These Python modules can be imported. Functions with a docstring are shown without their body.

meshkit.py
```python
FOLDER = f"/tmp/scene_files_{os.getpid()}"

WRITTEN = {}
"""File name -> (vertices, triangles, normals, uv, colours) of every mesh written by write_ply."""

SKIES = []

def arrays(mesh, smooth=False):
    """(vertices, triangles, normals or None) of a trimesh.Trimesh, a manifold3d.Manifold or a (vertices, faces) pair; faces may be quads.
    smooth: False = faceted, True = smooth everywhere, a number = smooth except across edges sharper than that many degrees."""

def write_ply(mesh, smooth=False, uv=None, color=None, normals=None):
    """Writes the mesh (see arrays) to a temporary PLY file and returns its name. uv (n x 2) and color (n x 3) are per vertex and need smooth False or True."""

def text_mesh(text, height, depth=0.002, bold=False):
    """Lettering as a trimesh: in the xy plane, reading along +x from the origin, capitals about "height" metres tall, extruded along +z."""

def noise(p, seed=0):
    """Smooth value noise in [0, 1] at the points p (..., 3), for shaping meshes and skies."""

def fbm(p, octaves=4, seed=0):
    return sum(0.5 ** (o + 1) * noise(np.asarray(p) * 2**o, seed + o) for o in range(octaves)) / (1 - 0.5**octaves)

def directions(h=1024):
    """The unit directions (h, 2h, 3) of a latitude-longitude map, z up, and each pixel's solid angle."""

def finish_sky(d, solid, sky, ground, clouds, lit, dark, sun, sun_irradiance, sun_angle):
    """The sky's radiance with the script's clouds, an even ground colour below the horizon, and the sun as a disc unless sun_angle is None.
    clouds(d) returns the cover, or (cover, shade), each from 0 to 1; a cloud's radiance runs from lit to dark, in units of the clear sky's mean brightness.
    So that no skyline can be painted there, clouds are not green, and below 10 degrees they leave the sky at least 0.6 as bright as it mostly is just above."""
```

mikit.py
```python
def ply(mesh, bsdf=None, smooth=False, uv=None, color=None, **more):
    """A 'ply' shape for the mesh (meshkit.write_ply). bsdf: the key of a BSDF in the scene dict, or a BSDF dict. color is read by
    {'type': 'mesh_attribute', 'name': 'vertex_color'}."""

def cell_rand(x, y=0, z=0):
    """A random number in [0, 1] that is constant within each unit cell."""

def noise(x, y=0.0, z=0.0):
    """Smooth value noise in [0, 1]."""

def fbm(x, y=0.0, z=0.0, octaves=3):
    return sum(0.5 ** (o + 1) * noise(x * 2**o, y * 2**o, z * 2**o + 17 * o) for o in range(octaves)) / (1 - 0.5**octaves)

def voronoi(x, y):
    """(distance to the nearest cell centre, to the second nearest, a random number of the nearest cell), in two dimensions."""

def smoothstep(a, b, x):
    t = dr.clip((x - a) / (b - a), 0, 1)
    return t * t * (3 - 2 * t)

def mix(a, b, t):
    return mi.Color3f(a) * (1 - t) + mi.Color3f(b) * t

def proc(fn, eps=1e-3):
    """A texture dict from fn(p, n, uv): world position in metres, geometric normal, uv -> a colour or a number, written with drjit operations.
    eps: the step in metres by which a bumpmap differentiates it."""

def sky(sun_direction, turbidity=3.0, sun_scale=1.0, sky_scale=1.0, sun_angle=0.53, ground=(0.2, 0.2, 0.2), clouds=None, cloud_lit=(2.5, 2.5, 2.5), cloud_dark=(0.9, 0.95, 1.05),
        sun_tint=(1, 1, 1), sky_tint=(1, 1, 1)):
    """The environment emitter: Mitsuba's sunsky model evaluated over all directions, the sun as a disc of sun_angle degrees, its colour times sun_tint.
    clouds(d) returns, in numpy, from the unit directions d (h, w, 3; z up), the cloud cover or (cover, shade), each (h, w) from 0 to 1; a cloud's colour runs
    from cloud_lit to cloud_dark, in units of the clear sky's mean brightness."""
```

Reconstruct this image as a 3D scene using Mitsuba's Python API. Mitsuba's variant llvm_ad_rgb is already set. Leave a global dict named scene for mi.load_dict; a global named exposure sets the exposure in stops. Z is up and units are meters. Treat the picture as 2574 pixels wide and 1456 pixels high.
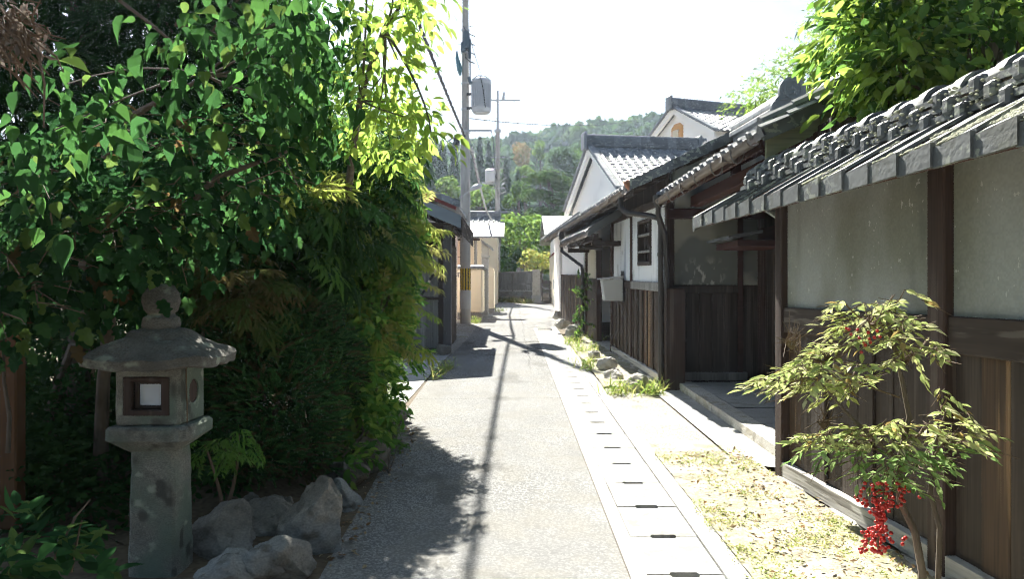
import math, random
import numpy as np, trimesh, drjit as dr, mitsuba as mi, mikit, meshkit
from mikit import proc, noise, fbm, voronoi, cell_rand, smoothstep, mix
from shapely.geometry import Polygon, LineString, Point

rng = np.random.default_rng(11)
random.seed(11)
scene, labels = {'type': 'scene'}, {}
ST = mi.ScalarTransform4f

# ---------------------------------------------------------------- camera, daylight, exposure
EYE = 1.6                                   # metres above the ground under the camera
F = 2000.0 / 2574.0                         # focal length in picture widths
scene['camera'] = {'type': 'perspective', 'fov': math.degrees(2 * math.atan(0.5 / F)), 'fov_axis': 'x', 'near_clip': 0.05, 'far_clip': 5000.0,
                   'to_world': ST().look_at(origin=[0, 0, EYE], target=[0, 1, EYE], up=[0, 0, 1])}
SUN = (-0.16, 0.713, 0.682)                 # ahead and a little to the left, 43 degrees high: shadows fall towards the camera
def haze_clouds(d):                         # a thin bright veil, whitest round the sun
    c = meshkit.fbm(d * np.array([2.2, 2.2, 5.0]) + 3.1, 4, 5); a = np.degrees(np.arccos(np.clip(d @ unit(SUN), -1, 1)))
    return 0.08 * c + 0.35 * np.exp(-(a / 45) ** 2), 0.0 * c
def unit(a):
    a = np.asarray(a, float); return a / np.linalg.norm(a, axis=-1, keepdims=True)
scene['sky'] = mikit.sky(SUN, turbidity=3.0, sun_scale=1.0, sky_scale=0.21, clouds=haze_clouds, cloud_lit=(4.0, 4.0, 4.0), ground=(0.2, 0.2, 0.18), sun_tint=(0.83, 0.98, 1.2))
exposure = 4.2

# ---------------------------------------------------------------- helpers
taken = set()
def numbered(k):
    if k not in taken:
        taken.add(k); return k
    i = 1
    while f'{k}_{i:03d}' in taken: i += 1
    k = f'{k}_{i:03d}'; taken.add(k); return k
def tag(k, label=None, cat=None, group=None, kind=None):
    d = labels.setdefault(k, {})
    for a, b in (('label', label), ('category', cat), ('group', group), ('kind', kind)):
        if b: d[a] = b
    return k
def thing(name, label, cat, group=None):
    return tag(numbered(name), label, cat, group)
def put(name, mesh, bsdf, parent=None, smooth=False, color=None, m=None, label=None, cat=None, group=None, kind=None):
    """One entry of the scene; mesh may be a ready ply dict."""
    k = numbered(f'{parent}__{name}' if parent else name)
    d = dict(mesh) if isinstance(mesh, dict) else mikit.ply(mesh, bsdf, smooth=smooth, color=color)
    if m is not None: d['to_world'] = ST(np.asarray(m, float).tolist()) if not isinstance(m, ST) else m
    scene[k] = d
    if label or kind or group or cat: tag(k, label, cat, group, kind)
    return k
def struct(name, mesh, bsdf, smooth=False, color=None, label=None):
    return put(name, mesh, bsdf, None, smooth, color, label=label, kind='structure')

def g(y):                                   # the ground climbs gently away from the camera, then levels
    y = np.asarray(y, float)
    return 0.0215 * np.clip(y, -12, 46)
def at(u, v, y):                            # a point at depth y (notes were taken on a 2574 px wide copy of the photograph)
    return np.array([(u - 1287) / 2000 * y, y, EYE - (v - 728) / 2000 * y])
def on_ground(u, v):
    y = 3200 / (v - 685.0)
    return np.array([(u - 1287) / 2000 * y, y, float(g(y))])
def unit(a):
    a = np.asarray(a, float); return a / np.linalg.norm(a, axis=-1, keepdims=True)
def frame(origin, x, y=None, z=(0, 0, 1)):
    """4x4 with columns x, y, z; y computed when not given."""
    x, z = unit(x), np.asarray(z, float)
    if y is None:
        y = unit(np.cross(z, x)); z = np.cross(x, y)
    else:
        y = unit(y); z = unit(np.cross(x, y))
    m = np.eye(4); m[:3, 0], m[:3, 1], m[:3, 2], m[:3, 3] = x, y, z, origin
    return m
def tr(mesh, m):
    mesh = mesh.copy(); mesh.apply_transform(m); return mesh
def cat(ms): return trimesh.util.concatenate(list(ms))
def box(x0, x1, y0, y1, z0, z1, c=0.006):
    """Box with chamfered edges."""
    c = min(c, .3 * (x1 - x0), .3 * (y1 - y0), .3 * (z1 - z0))
    if c <= 0:
        b = trimesh.creation.box((x1 - x0, y1 - y0, z1 - z0)); b.apply_translation(((x0 + x1) / 2, (y0 + y1) / 2, (z0 + z1) / 2)); return b
    P = []
    for sx in (0, 1):
        for sy in (0, 1):
            for sz in (0, 1):
                p = np.array([(x0, x1)[sx], (y0, y1)[sy], (z0, z1)[sz]]); q = np.array([1 - 2 * sx, 1 - 2 * sy, 1 - 2 * sz]) * c
                for k in range(3):
                    o = p + q; o[k] = p[k]; P.append(o)
    return trimesh.convex.convex_hull(np.array(P))
def hexa(p8):
    return trimesh.convex.convex_hull(np.array(p8, float))
def beam(p0, p1, w, h, c=0.006, up=(0, 0, 1)):
    """Square timber from p0 to p1, w across, h in the up direction, centred on the line."""
    p0, p1 = np.asarray(p0, float), np.asarray(p1, float); L = np.linalg.norm(p1 - p0)
    return tr(box(0, L, -w / 2, w / 2, -h / 2, h / 2, c), frame(p0, p1 - p0, None, up))
def tube(pts, radii, n=8, caps=True):
    p = np.asarray(pts, float); r = np.broadcast_to(radii, (len(p),)).astype(float)
    t = unit(np.gradient(p, axis=0) + 1e-12)
    a = np.cross(t[0], [0, 0, 1.0] if abs(t[0][2]) < .9 else [1.0, 0, 0]); a /= np.linalg.norm(a)
    A = []
    for k in range(len(p)):
        a = a - t[k] * (a @ t[k]); a /= np.linalg.norm(a); A.append(a)
    A = np.array(A); B = np.cross(t, A); th = np.arange(n) * 2 * np.pi / n
    v = p[:, None] + r[:, None, None] * (np.cos(th)[None, :, None] * A[:, None] + np.sin(th)[None, :, None] * B[:, None])
    v = v.reshape(-1, 3); i, j = np.meshgrid(np.arange(len(p) - 1), np.arange(n), indexing='ij')
    q = np.stack([i * n + j, i * n + (j + 1) % n, (i + 1) * n + (j + 1) % n, (i + 1) * n + j], -1).reshape(-1, 4)
    f = [q[:, [0, 1, 2]], q[:, [0, 2, 3]]]
    if caps:
        k = np.arange(1, n - 1); e = (len(p) - 1) * n
        f += [np.stack([0 * k, k + 1, k], 1), np.stack([0 * k + e, e + k, e + k + 1], 1)]
    return trimesh.Trimesh(v, np.vstack(f), process=False)
def arc(p0, p1, sag, n=24):
    t = np.linspace(0, 1, n)[:, None]; p = np.asarray(p0) * (1 - t) + np.asarray(p1) * t
    p[:, 2] -= sag * 4 * (t * (1 - t))[:, 0]; return p
def lathe(prof, n=24, center=(0, 0, 0)):
    m = trimesh.creation.revolve(np.array(prof, float), sections=n); m.apply_translation(center); return m
def sheet(poly, z, cell=0.5, fn=None):
    """A polygon on the ground, cut into a grid so that it follows g; z above it."""
    pts, faces = trimesh.creation.triangulate_polygon(poly, engine='earcut')
    m = trimesh.Trimesh(np.c_[pts, 0 * pts[:, :1]], faces, process=False)
    v, f = trimesh.remesh.subdivide_to_size(m.vertices, m.faces, cell)
    m = trimesh.Trimesh(v, f, process=True); v = np.array(m.vertices)
    v[:, 2] = g(v[:, 1]) + z + (fn(v) if fn else 0)
    m = trimesh.Trimesh(v, m.faces, process=False)
    if m.face_normals[:, 2].mean() < 0: m.invert()
    return m
def rock(size, seed, sub=3, rough=.35, flat=0.6):
    m = trimesh.creation.icosphere(subdivisions=sub); v = np.array(m.vertices); r0 = np.random.default_rng(seed)
    for _ in range(11):                      # cut by a few planes for flat broken faces
        n = unit(r0.normal(size=3)); d = r0.uniform(flat, 1.0); s = v @ n
        v -= np.outer(np.maximum(s - d, 0), n)
    v += .1 * np.abs(meshkit.fbm(v * 2.7 + seed * 1.3, 4, seed + 2) - .5)[:, None] * unit(v)
    v *= (1 + rough * (meshkit.fbm(v * 1.9 + seed * 3.7, 4, seed) - .5) + .2 * (meshkit.fbm(v * 5 + seed, 4, seed) - .5))[:, None]
    return trimesh.Trimesh(v * np.asarray(size), m.faces, process=False)

# ---------------------------------------------------------------- materials
def two(d): return {'type': 'twosided', 'bsdf': d}
def prin(color, rough=.8, bump=None, bscale=None, **k):
    if not isinstance(color, dict): color = {'type': 'rgb', 'value': list(color)}
    if callable(rough): rough = proc(rough)
    d = {'type': 'principled', 'base_color': color, 'roughness': rough, **k}
    if bump is not None: d = {'type': 'bumpmap', 'arbitrary': proc(bump, eps=.002), 'scale': bscale or 1.0, 'bsdf': d}
    return two(d)
C3 = mi.Color3f
def lerp_c(a, b, t): return mix(a, b, dr.clip(t, 0, 1))
VC = {'type': 'mesh_attribute', 'name': 'vertex_color'}
scene['m_leaf'] = {'type': 'principledthin', 'base_color': VC, 'roughness': .45, 'diff_trans': 0.9, 'eta': 1.4}
scene['m_leaf_soft'] = {'type': 'principledthin', 'base_color': VC, 'roughness': .6, 'diff_trans': 1.25, 'eta': 1.3}
scene['m_leaf_top'] = {'type': 'principledthin', 'base_color': VC, 'roughness': .38, 'diff_trans': .45, 'eta': 1.5}
scene['m_needle'] = {'type': 'principledthin', 'base_color': VC, 'roughness': .7, 'diff_trans': .5, 'eta': 1.3}
scene['m_paint'] = prin(VC, .7)             # plain things with a colour per vertex

def c_asphalt(p, n, uv):
    a = voronoi(p.x * 85, p.y * 85)
    spk = a[2]
    base = lerp_c((.06, .061, .064), (.3, .302, .306), spk * spk * 1.2 + .17)
    base = lerp_c(base, (.2, .2, .2), smoothstep(.3, .75, fbm(p.x * .9, p.y * .5, 2.0, 4)) * .65)
    base = base * (.82 + .36 * fbm(p.x * 3.3 + 5, p.y * 2.1, 1.0, 4))
    base = lerp_c(base, (.07, .068, .062), smoothstep(.64, .72, fbm(p.x * 2.1 + 3, p.y * 1.3 + 9, 3.0, 4)) * .5)
    crack = dr.abs(p.x - .28 - .12 * noise(p.y * .6, 3.3) + .05 * noise(p.y * 5, 1.3))
    seam = dr.abs(p.y - 10.0 - .1 * noise(p.x * 2, 7.7))
    line = dr.maximum(smoothstep(.014, .004, crack) * smoothstep(12., 14., p.y), smoothstep(.012, .003, seam))
    dirt = smoothstep(.35, .8, fbm(p.x * 5, p.y * 5, 4.0, 4) + .5 * smoothstep(-.75, -1.15, p.x))
    base = lerp_c(base, (.2, .185, .15), dirt * .3)
    return lerp_c(base, (.05, .05, .048), line * .8)
scene['m_asphalt'] = prin(proc(c_asphalt), .85, lambda p, n, uv: .006 * (1 - voronoi(p.x * 85, p.y * 85)[0]) + .003 * noise(p.x * 30, p.y * 30), 1.0, specular=.3)
def c_conc(p, n, uv):
    f = fbm(p.x * 2.2, p.y * 2.2, p.z * 2.2, 4); s = noise(p.x * 140, p.y * 140, p.z * 140)
    c = lerp_c((.22, .22, .215), (.35, .35, .34), f * 1.1)
    c = lerp_c(c, (.2, .195, .18), smoothstep(.55, .8, fbm(p.x * 7 + 9, p.y * 7, p.z * 7, 3)) * .6)
    return c * (.85 + .3 * s)
def c_slab(p, n, uv):                       # drain covers: each cast a little differently, with worn and stained spots
    r = cell_rand((p.y - .5375) / .6075, 3.0); c = c_conc(p, n, uv) * (.78 + .36 * r)
    return lerp_c(c, (.13, .125, .105), smoothstep(.6, .72, fbm(p.x * 17, p.y * 17 + r * 9, 1.0, 4)) * .65)
scene['m_slab'] = prin(proc(c_slab), .85, lambda p, n, uv: .0015 * noise(p.x * 160, p.y * 160, p.z * 160) + .002 * noise(p.x * 25, p.y * 25, p.z * 25))
scene['m_concrete'] = prin(proc(c_conc), .85, lambda p, n, uv: .0012 * noise(p.x * 160, p.y * 160, p.z * 160) + .002 * noise(p.x * 25, p.y * 25, p.z * 25))
def c_gravel(p, n, uv):
    a = voronoi(p.x * 55, p.y * 55)
    c = lerp_c((.15, .14, .125), (.36, .34, .31), a[2])
    c = lerp_c(c, (.33, .32, .3), smoothstep(.5, .75, fbm(p.x * 3.1, p.y * 3.1, 3., 4)))
    return lerp_c(c, (.16, .16, .06), smoothstep(.58, .75, fbm(p.x * 4 + 7, p.y * 4, 1., 3)) * .5)
scene['m_gravel'] = prin(proc(c_gravel), .9, lambda p, n, uv: .006 * (1 - voronoi(p.x * 55, p.y * 55)[0]))
def c_moss(p, n, uv):
    f = fbm(p.x * 5, p.y * 5, p.z * 5, 4); h = noise(p.x * 60, p.y * 60, p.z * 60)
    c = lerp_c((.24, .215, .165), (.25, .24, .16), smoothstep(.35, .6, f))
    c = lerp_c(c, (.34, .31, .26), smoothstep(.5, .7, fbm(p.x * 9 + 4, p.y * 9, 2., 3)))
    return c * (.7 + .6 * h)
scene['m_moss'] = prin(proc(c_moss), .95, lambda p, n, uv: .012 * fbm(p.x * 45, p.y * 45, p.z * 45, 3))
def c_soil(p, n, uv):
    f = fbm(p.x * 3, p.y * 3, p.z * 3, 4)
    return lerp_c((.06, .045, .03), (.13, .1, .065), f) * (.7 + .6 * noise(p.x * 50, p.y * 50, p.z * 50))
scene['m_soil'] = prin(proc(c_soil), .95, lambda p, n, uv: .015 * fbm(p.x * 30, p.y * 30, p.z * 30, 3))
def c_stone(p, n, uv):                      # weathered lantern granite with lichen
    f = fbm(p.x * 6, p.y * 6, p.z * 6, 4); s = noise(p.x * 190, p.y * 190, p.z * 190)
    c = lerp_c((.1, .1, .09), (.23, .23, .205), f * 1.15) * (.55 + .9 * s)
    c = lerp_c(c, (.1, .145, .115), smoothstep(.45, .68, fbm(p.x * 4 + 3, p.y * 4, p.z * 3, 3)) * .75)
    c = lerp_c(c, (.05, .05, .045), smoothstep(.56, .7, fbm(p.x * 11, p.y * 11 + 5, p.z * 7, 3)) * .8)
    return lerp_c(c, (.36, .4, .33), smoothstep(.6, .78, fbm(p.x * 14 + 1, p.y * 14, p.z * 14 + 8, 4)) * .6)
def h_stone(p, n, uv): return .005 * noise(p.x * 130, p.y * 130, p.z * 130) + .01 * fbm(p.x * 40, p.y * 40, p.z * 40, 3)
scene['m_stone'] = prin(proc(c_stone), .9, h_stone)
def c_stone_top(p, n, uv):                  # the darker cap stone
    c = lerp_c((.055, .054, .048), (.16, .152, .135), fbm(p.x * 9, p.y * 9, p.z * 9, 4)) * (.7 + .6 * noise(p.x * 150, p.y * 150, p.z * 150))
    return lerp_c(c, (.33, .37, .3), smoothstep(.58, .78, fbm(p.x * 13 + 2, p.y * 13, p.z * 13, 4)) * .6)
scene['m_cap'] = prin(proc(c_stone_top), .92, h_stone)
def c_rock(p, n, uv):
    f = fbm(p.x * 4, p.y * 4, p.z * 6, 4); q = noise(p.x * 2 + 5, p.y * 2, p.z * 2)
    c = lerp_c((.09, .08, .07), (.26, .235, .2), f * 1.15)
    c = lerp_c(c, (.22, .235, .24), smoothstep(.4, .7, q) * .7)
    c = lerp_c(c, (.09, .085, .07), smoothstep(.55, .75, fbm(p.x * 14, p.y * 14 + 3, p.z * 14, 3)) * .7)
    return c * (.75 + .5 * noise(p.x * 120, p.y * 120, p.z * 120))
scene['m_rock'] = prin(proc(c_rock), .9, lambda p, n, uv: .03 * fbm(p.x * 15, p.y * 15, p.z * 22, 5))
def c_granite(p, n, uv):
    s = noise(p.x * 160, p.y * 160, p.z * 160)
    c = lerp_c((.36, .345, .31), (.47, .455, .42), fbm(p.x * 3, p.y * 3, p.z * 3, 3)) * (.75 + .45 * s)
    return lerp_c(c, (.27, .24, .18), smoothstep(.52, .72, fbm(p.x * 8, p.y * 8, p.z * 8, 4)) * .7)
scene['m_granite'] = prin(proc(c_granite), .85, lambda p, n, uv: .004 * fbm(p.x * 50, p.y * 50, p.z * 50, 3))
def c_tile(p, n, uv):
    c = lerp_c((.1, .11, .125), (.19, .205, .225), fbm(p.x * 2.3, p.y * 2.3, p.z * 2.3, 3) * 1.2)
    c = c * (.78 + .4 * cell_rand(p.x * 3.3, p.y * 3.7))
    return lerp_c(c, (.36, .38, .36), smoothstep(.56, .72, fbm(p.x * 14, p.y * 14, p.z * 14, 4)) * .4)
scene['m_tile'] = prin(proc(c_tile), .5, lambda p, n, uv: .0008 * noise(p.x * 90, p.y * 90, p.z * 90), specular=.5)
def c_tile_old(p, n, uv):                   # lichen-spotted tiles of the garden wall
    c = lerp_c((.055, .062, .07), (.12, .132, .14), fbm(p.x * 3, p.y * 3, p.z * 3, 3) * 1.2)
    lich = smoothstep(.52, .62, fbm(p.x * 22, p.y * 22, p.z * 22, 4)) * smoothstep(.44, .56, fbm(p.x * 2.4, p.y * 2.4 + 4, p.z * 2.4, 2))
    c = lerp_c(c, (.26, .285, .24), lich * .75)
    return lerp_c(c, (.06, .065, .06), smoothstep(.56, .7, fbm(p.x * 9, p.y * 9, p.z * 4 + 6, 3)) * .7)
scene['m_tile_old'] = prin(proc(c_tile_old), .6, lambda p, n, uv: .0025 * fbm(p.x * 50, p.y * 50, p.z * 50, 3), specular=.5)
def wood_fn(a, b, freq=1.0, streak=(.3, .26, .21), amt=.5):
    def fn(p, n, uv):
        s = p.x + p.y                        # across the grain (the grain runs up)
        gr = fbm(s * 46 * freq, p.z * 1.3, p.x * 3, 4); big = noise(s * 6.1 * freq, p.z * .5, 4.)
        c = lerp_c(a, b, gr * .7 + big * .5)
        w = smoothstep(.56, .78, fbm(s * 21 * freq + 3, p.z * .8, 2., 4))
        return lerp_c(c, streak, w * amt) * (.8 + .4 * noise(s * 170, p.z * 5))
    return fn
def h_wood(p, n, uv): return .004 * fbm((p.x + p.y) * 55, p.z * 1.5, p.x * 2, 3)
scene['m_board'] = prin(proc(wood_fn((.016, .012, .010), (.05, .035, .027), 1.0, (.15, .12, .1), .25)), .75, h_wood)
scene['m_board_worn'] = prin(proc(wood_fn((.02, .014, .01), (.085, .05, .03), 1.0, (.3, .19, .1), .7)), .8, h_wood)
scene['m_board_grey'] = prin(proc(wood_fn((.1, .098, .095), (.24, .235, .225), 1.0, (.32, .31, .3), .6)), .85, h_wood)
scene['m_post'] = prin(proc(wood_fn((.02, .014, .012), (.06, .034, .027), 1.4, (.17, .14, .12), .3)), .75, h_wood)
def c_beam(p, n, uv):                       # grain along the street
    gr = fbm(p.z * 40, p.y * 1.4, p.x * 20, 4)
    c = lerp_c((.02, .014, .011), (.06, .042, .034), gr)
    return lerp_c(c, (.2, .18, .16), smoothstep(.58, .75, fbm(p.z * 25, p.y * 3 + 7, 1., 3)) * .4)
scene['m_beam'] = prin(proc(c_beam), .8, lambda p, n, uv: .003 * fbm(p.z * 60, p.y * 2, p.x * 30, 3))
scene['m_redbeam'] = prin(proc(lambda p, n, uv: lerp_c((.03, .012, .01), (.07, .028, .022), fbm(p.z * 40, p.y * 1.4, p.x * 4, 3))), .75)
def c_sill(p, n, uv):
    gr = fbm(p.z * 60, p.y * 1.6, p.x * 25, 4)
    c = lerp_c((.24, .235, .225), (.48, .47, .45), gr)
    return lerp_c(c, (.1, .09, .08), smoothstep(.6, .7, fbm(p.z * 30, p.y * 2.5 + 3, 1., 3)) * .7)
scene['m_sill'] = prin(proc(c_sill), .85, lambda p, n, uv: .004 * fbm(p.z * 60, p.y * 2, p.x * 30, 3))
def stain(p, sc, lo, hi): return smoothstep(lo, hi, fbm((p.x + p.y) * sc, p.z * sc * .6, p.x * .7, 5))
def c_plaster_near(p, n, uv):
    s = p.x + p.y
    c = lerp_c((.27, .295, .29), (.37, .395, .39), fbm(s * 1.1, p.z * 1.3, 2., 4))
    c = lerp_c(c, (.17, .175, .13), stain(p, 1.7, .42, .66) * .7)
    c = lerp_c(c, (.12, .13, .12), smoothstep(.52, .75, fbm(s * 2.6 + 5, p.z * .9, 1., 5)) * .6)
    c = lerp_c(c, (.58, .59, .57), smoothstep(.79, .82, fbm(s * 40, p.z * 26, 3., 3)) * .6)
    return c * (.92 + .16 * noise(s * 90, p.z * 90))
scene['m_plaster_near'] = prin(proc(c_plaster_near), .9, lambda p, n, uv: .0015 * fbm((p.x + p.y) * 40, p.z * 40, 1., 3))
def c_plaster_gate(p, n, uv):
    s = p.x + p.y
    c = lerp_c((.24, .24, .21), (.36, .355, .31), fbm(s * 1.6, p.z * 1.4, 2., 4))
    c = lerp_c(c, (.12, .135, .13), smoothstep(.45, .62, fbm(s * 2.1 + 3, p.z * 2.0, 1., 4)) * .8)
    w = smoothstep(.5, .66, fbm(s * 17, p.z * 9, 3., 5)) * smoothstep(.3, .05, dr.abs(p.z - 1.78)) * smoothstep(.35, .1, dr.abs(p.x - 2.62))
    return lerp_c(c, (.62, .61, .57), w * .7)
scene['m_plaster_gate'] = prin(proc(c_plaster_gate), .9, lambda p, n, uv: .0015 * fbm((p.x + p.y) * 40, p.z * 40, 1., 3))
def c_plaster_blue(p, n, uv):
    s = p.x + p.y
    c = lerp_c((.6, .62, .64), (.72, .735, .75), fbm(s * 1.5, p.z * 1.5, 2., 4))
    c = lerp_c(c, (.34, .37, .42), smoothstep(.48, .66, fbm(s * 4.5, p.z * 1.0, 3., 4)) * .6)
    return lerp_c(c, (.25, .24, .23), smoothstep(.62, .74, fbm(s * 2 + 7, p.z * 2.2, 1., 4)) * .5)
scene['m_plaster_blue'] = prin(proc(c_plaster_blue), .9, lambda p, n, uv: .001 * fbm((p.x + p.y) * 40, p.z * 40, 1., 3))
scene['m_plaster_white'] = prin(proc(lambda p, n, uv: lerp_c((.83, .825, .81), (.64, .63, .61), smoothstep(.5, .8, fbm((p.x + p.y) * .9, p.z * .7, 2., 4)) * .6)), .9)
scene['m_plaster_beige'] = prin(proc(lambda p, n, uv: lerp_c((.66, .6, .46), (.55, .49, .38), fbm((p.x + p.y) * 1.3, p.z * .9, 2., 4))), .9)
def c_pole(p, n, uv):
    c = lerp_c((.3, .29, .275), (.4, .39, .37), fbm(p.x * 3, p.y * 3, p.z * .8, 4))
    return lerp_c(c, (.2, .19, .18), smoothstep(.55, .7, fbm(p.x * 12, p.y * 12, p.z * 1.5, 4)) * .6)
scene['m_pole'] = prin(proc(c_pole), .85)
scene['m_metal'] = prin((.42, .43, .44), .45, metallic=.4)
scene['m_metal_dark'] = prin((.06, .06, .065), .5, metallic=.3)
scene['m_gutter'] = prin(proc(lambda p, n, uv: lerp_c((.1, .078, .066), (.16, .13, .112), fbm(p.x * 6, p.y * 6, p.z * 6, 3))), .45, specular=.5)
scene['m_pipe'] = prin((.05, .045, .045), .35, specular=.5)
scene['m_bluegrey'] = prin(proc(lambda p, n, uv: lerp_c((.2, .24, .29), (.15, .18, .22), fbm(p.x * 3, p.y * 3, p.z * 9, 3))), .5)
scene['m_dark'] = prin((.012, .011, .01), .9)
scene['m_bark'] = prin(proc(lambda p, n, uv: lerp_c((.06, .045, .035), (.17, .14, .11), fbm(p.x * 30, p.y * 30, p.z * 9, 4))), .9)
scene['m_twig'] = prin((.13, .09, .06), .85)
scene['m_paper'] = prin((.62, .68, .78), .6)
scene['m_berry'] = prin((.42, .016, .013), .3, specular=.6)
scene['m_cable'] = prin((.03, .03, .032), .6)
# ================================================================ the setting: ground, road, gutter, paving, hills
def ground_mesh():
    xs = np.unique(np.r_[np.linspace(-900, -40, 14), np.linspace(-40, 40, 41), .625, 1.235, np.linspace(40, 900, 14)])
    ys = np.unique(np.r_[np.linspace(-60, 0, 8), -4, np.linspace(0, 60, 61), 22.3, np.linspace(60, 1500, 30)])
    X, Y = np.meshgrid(xs, ys, indexing='ij'); Z = g(Y)
    i, j = np.meshgrid(np.arange(len(xs) - 1), np.arange(len(ys) - 1), indexing='ij'); n = len(ys)
    q = np.stack([i * n + j, (i + 1) * n + j, (i + 1) * n + j + 1, i * n + j + 1], -1).reshape(-1, 4)
    cx, cy = (X.ravel()[q]).mean(1), (Y.ravel()[q]).mean(1)         # open over the drain channel
    return np.c_[X.ravel(), Y.ravel(), Z.ravel()], q[~((cx > .62) & (cx < 1.24) & (cy > -4) & (cy < 22.3))]
struct('ground', ground_mesh(), 'm_soil')

road_poly = Polygon([(-1.15, -8), (.612, -8), (.612, 22.35), (1.78, 22.4), (1.7, 26), (1.9, 36), (2.0, 40.5), (0.2, 43.5), (-1.0, 46.5), (-9, 49.5), (-9, 45),
                     (-3.2, 42.5), (-1.35, 38.5), (-1.0, 33), (-1.02, 27.5), (-1.1, 24.5), (-1.12, 19), (-1.18, 15.7), (-1.25, 13), (-1.22, 9), (-1.1, 7.5), (-1.04, 5.8), (-1.0, 4)])
struct('road', sheet(road_poly, .008, .8), 'm_asphalt')
struct('concrete_apron', sheet(Polygon([(-4.2, 9.6), (-1.30, 9.2), (-1.26, 12.9), (-1.19, 15.72), (-4.2, 15.72)]), .012, .8), 'm_concrete')
struct('road_shoulder', sheet(Polygon([(-2.2, 15.75), (-1.17, 15.75), (-1.06, 19), (-1.02, 24.4), (-.98, 27.2), (-2.6, 27.2)]), .010, .8), 'm_gravel')
struct('gate_apron', sheet(Polygon([(1.255, 6.7), (1.868, 6.55), (1.868, 10.6), (1.257, 11.0)]), .012, .5), 'm_gravel')
struct('verge', sheet(Polygon([(1.235, -3), (2.6, -3), (2.02, 6.6), (1.868, 6.8), (1.235, 6.95)]), .012, .06,
       lambda v: .03 * meshkit.fbm(v * 7, 3, 4) + .012 * meshkit.fbm(v * 40, 2, 9)), 'm_moss', smooth=True)
struct('verge_far', sheet(Polygon([(1.255, 10.9), (2.1, 10.55), (1.8, 20.5), (1.5, 20.5), (1.255, 17)]), .02, .15, lambda v: .05 * meshkit.fbm(v * 4, 3, 6)), 'm_moss', smooth=True)

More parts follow.
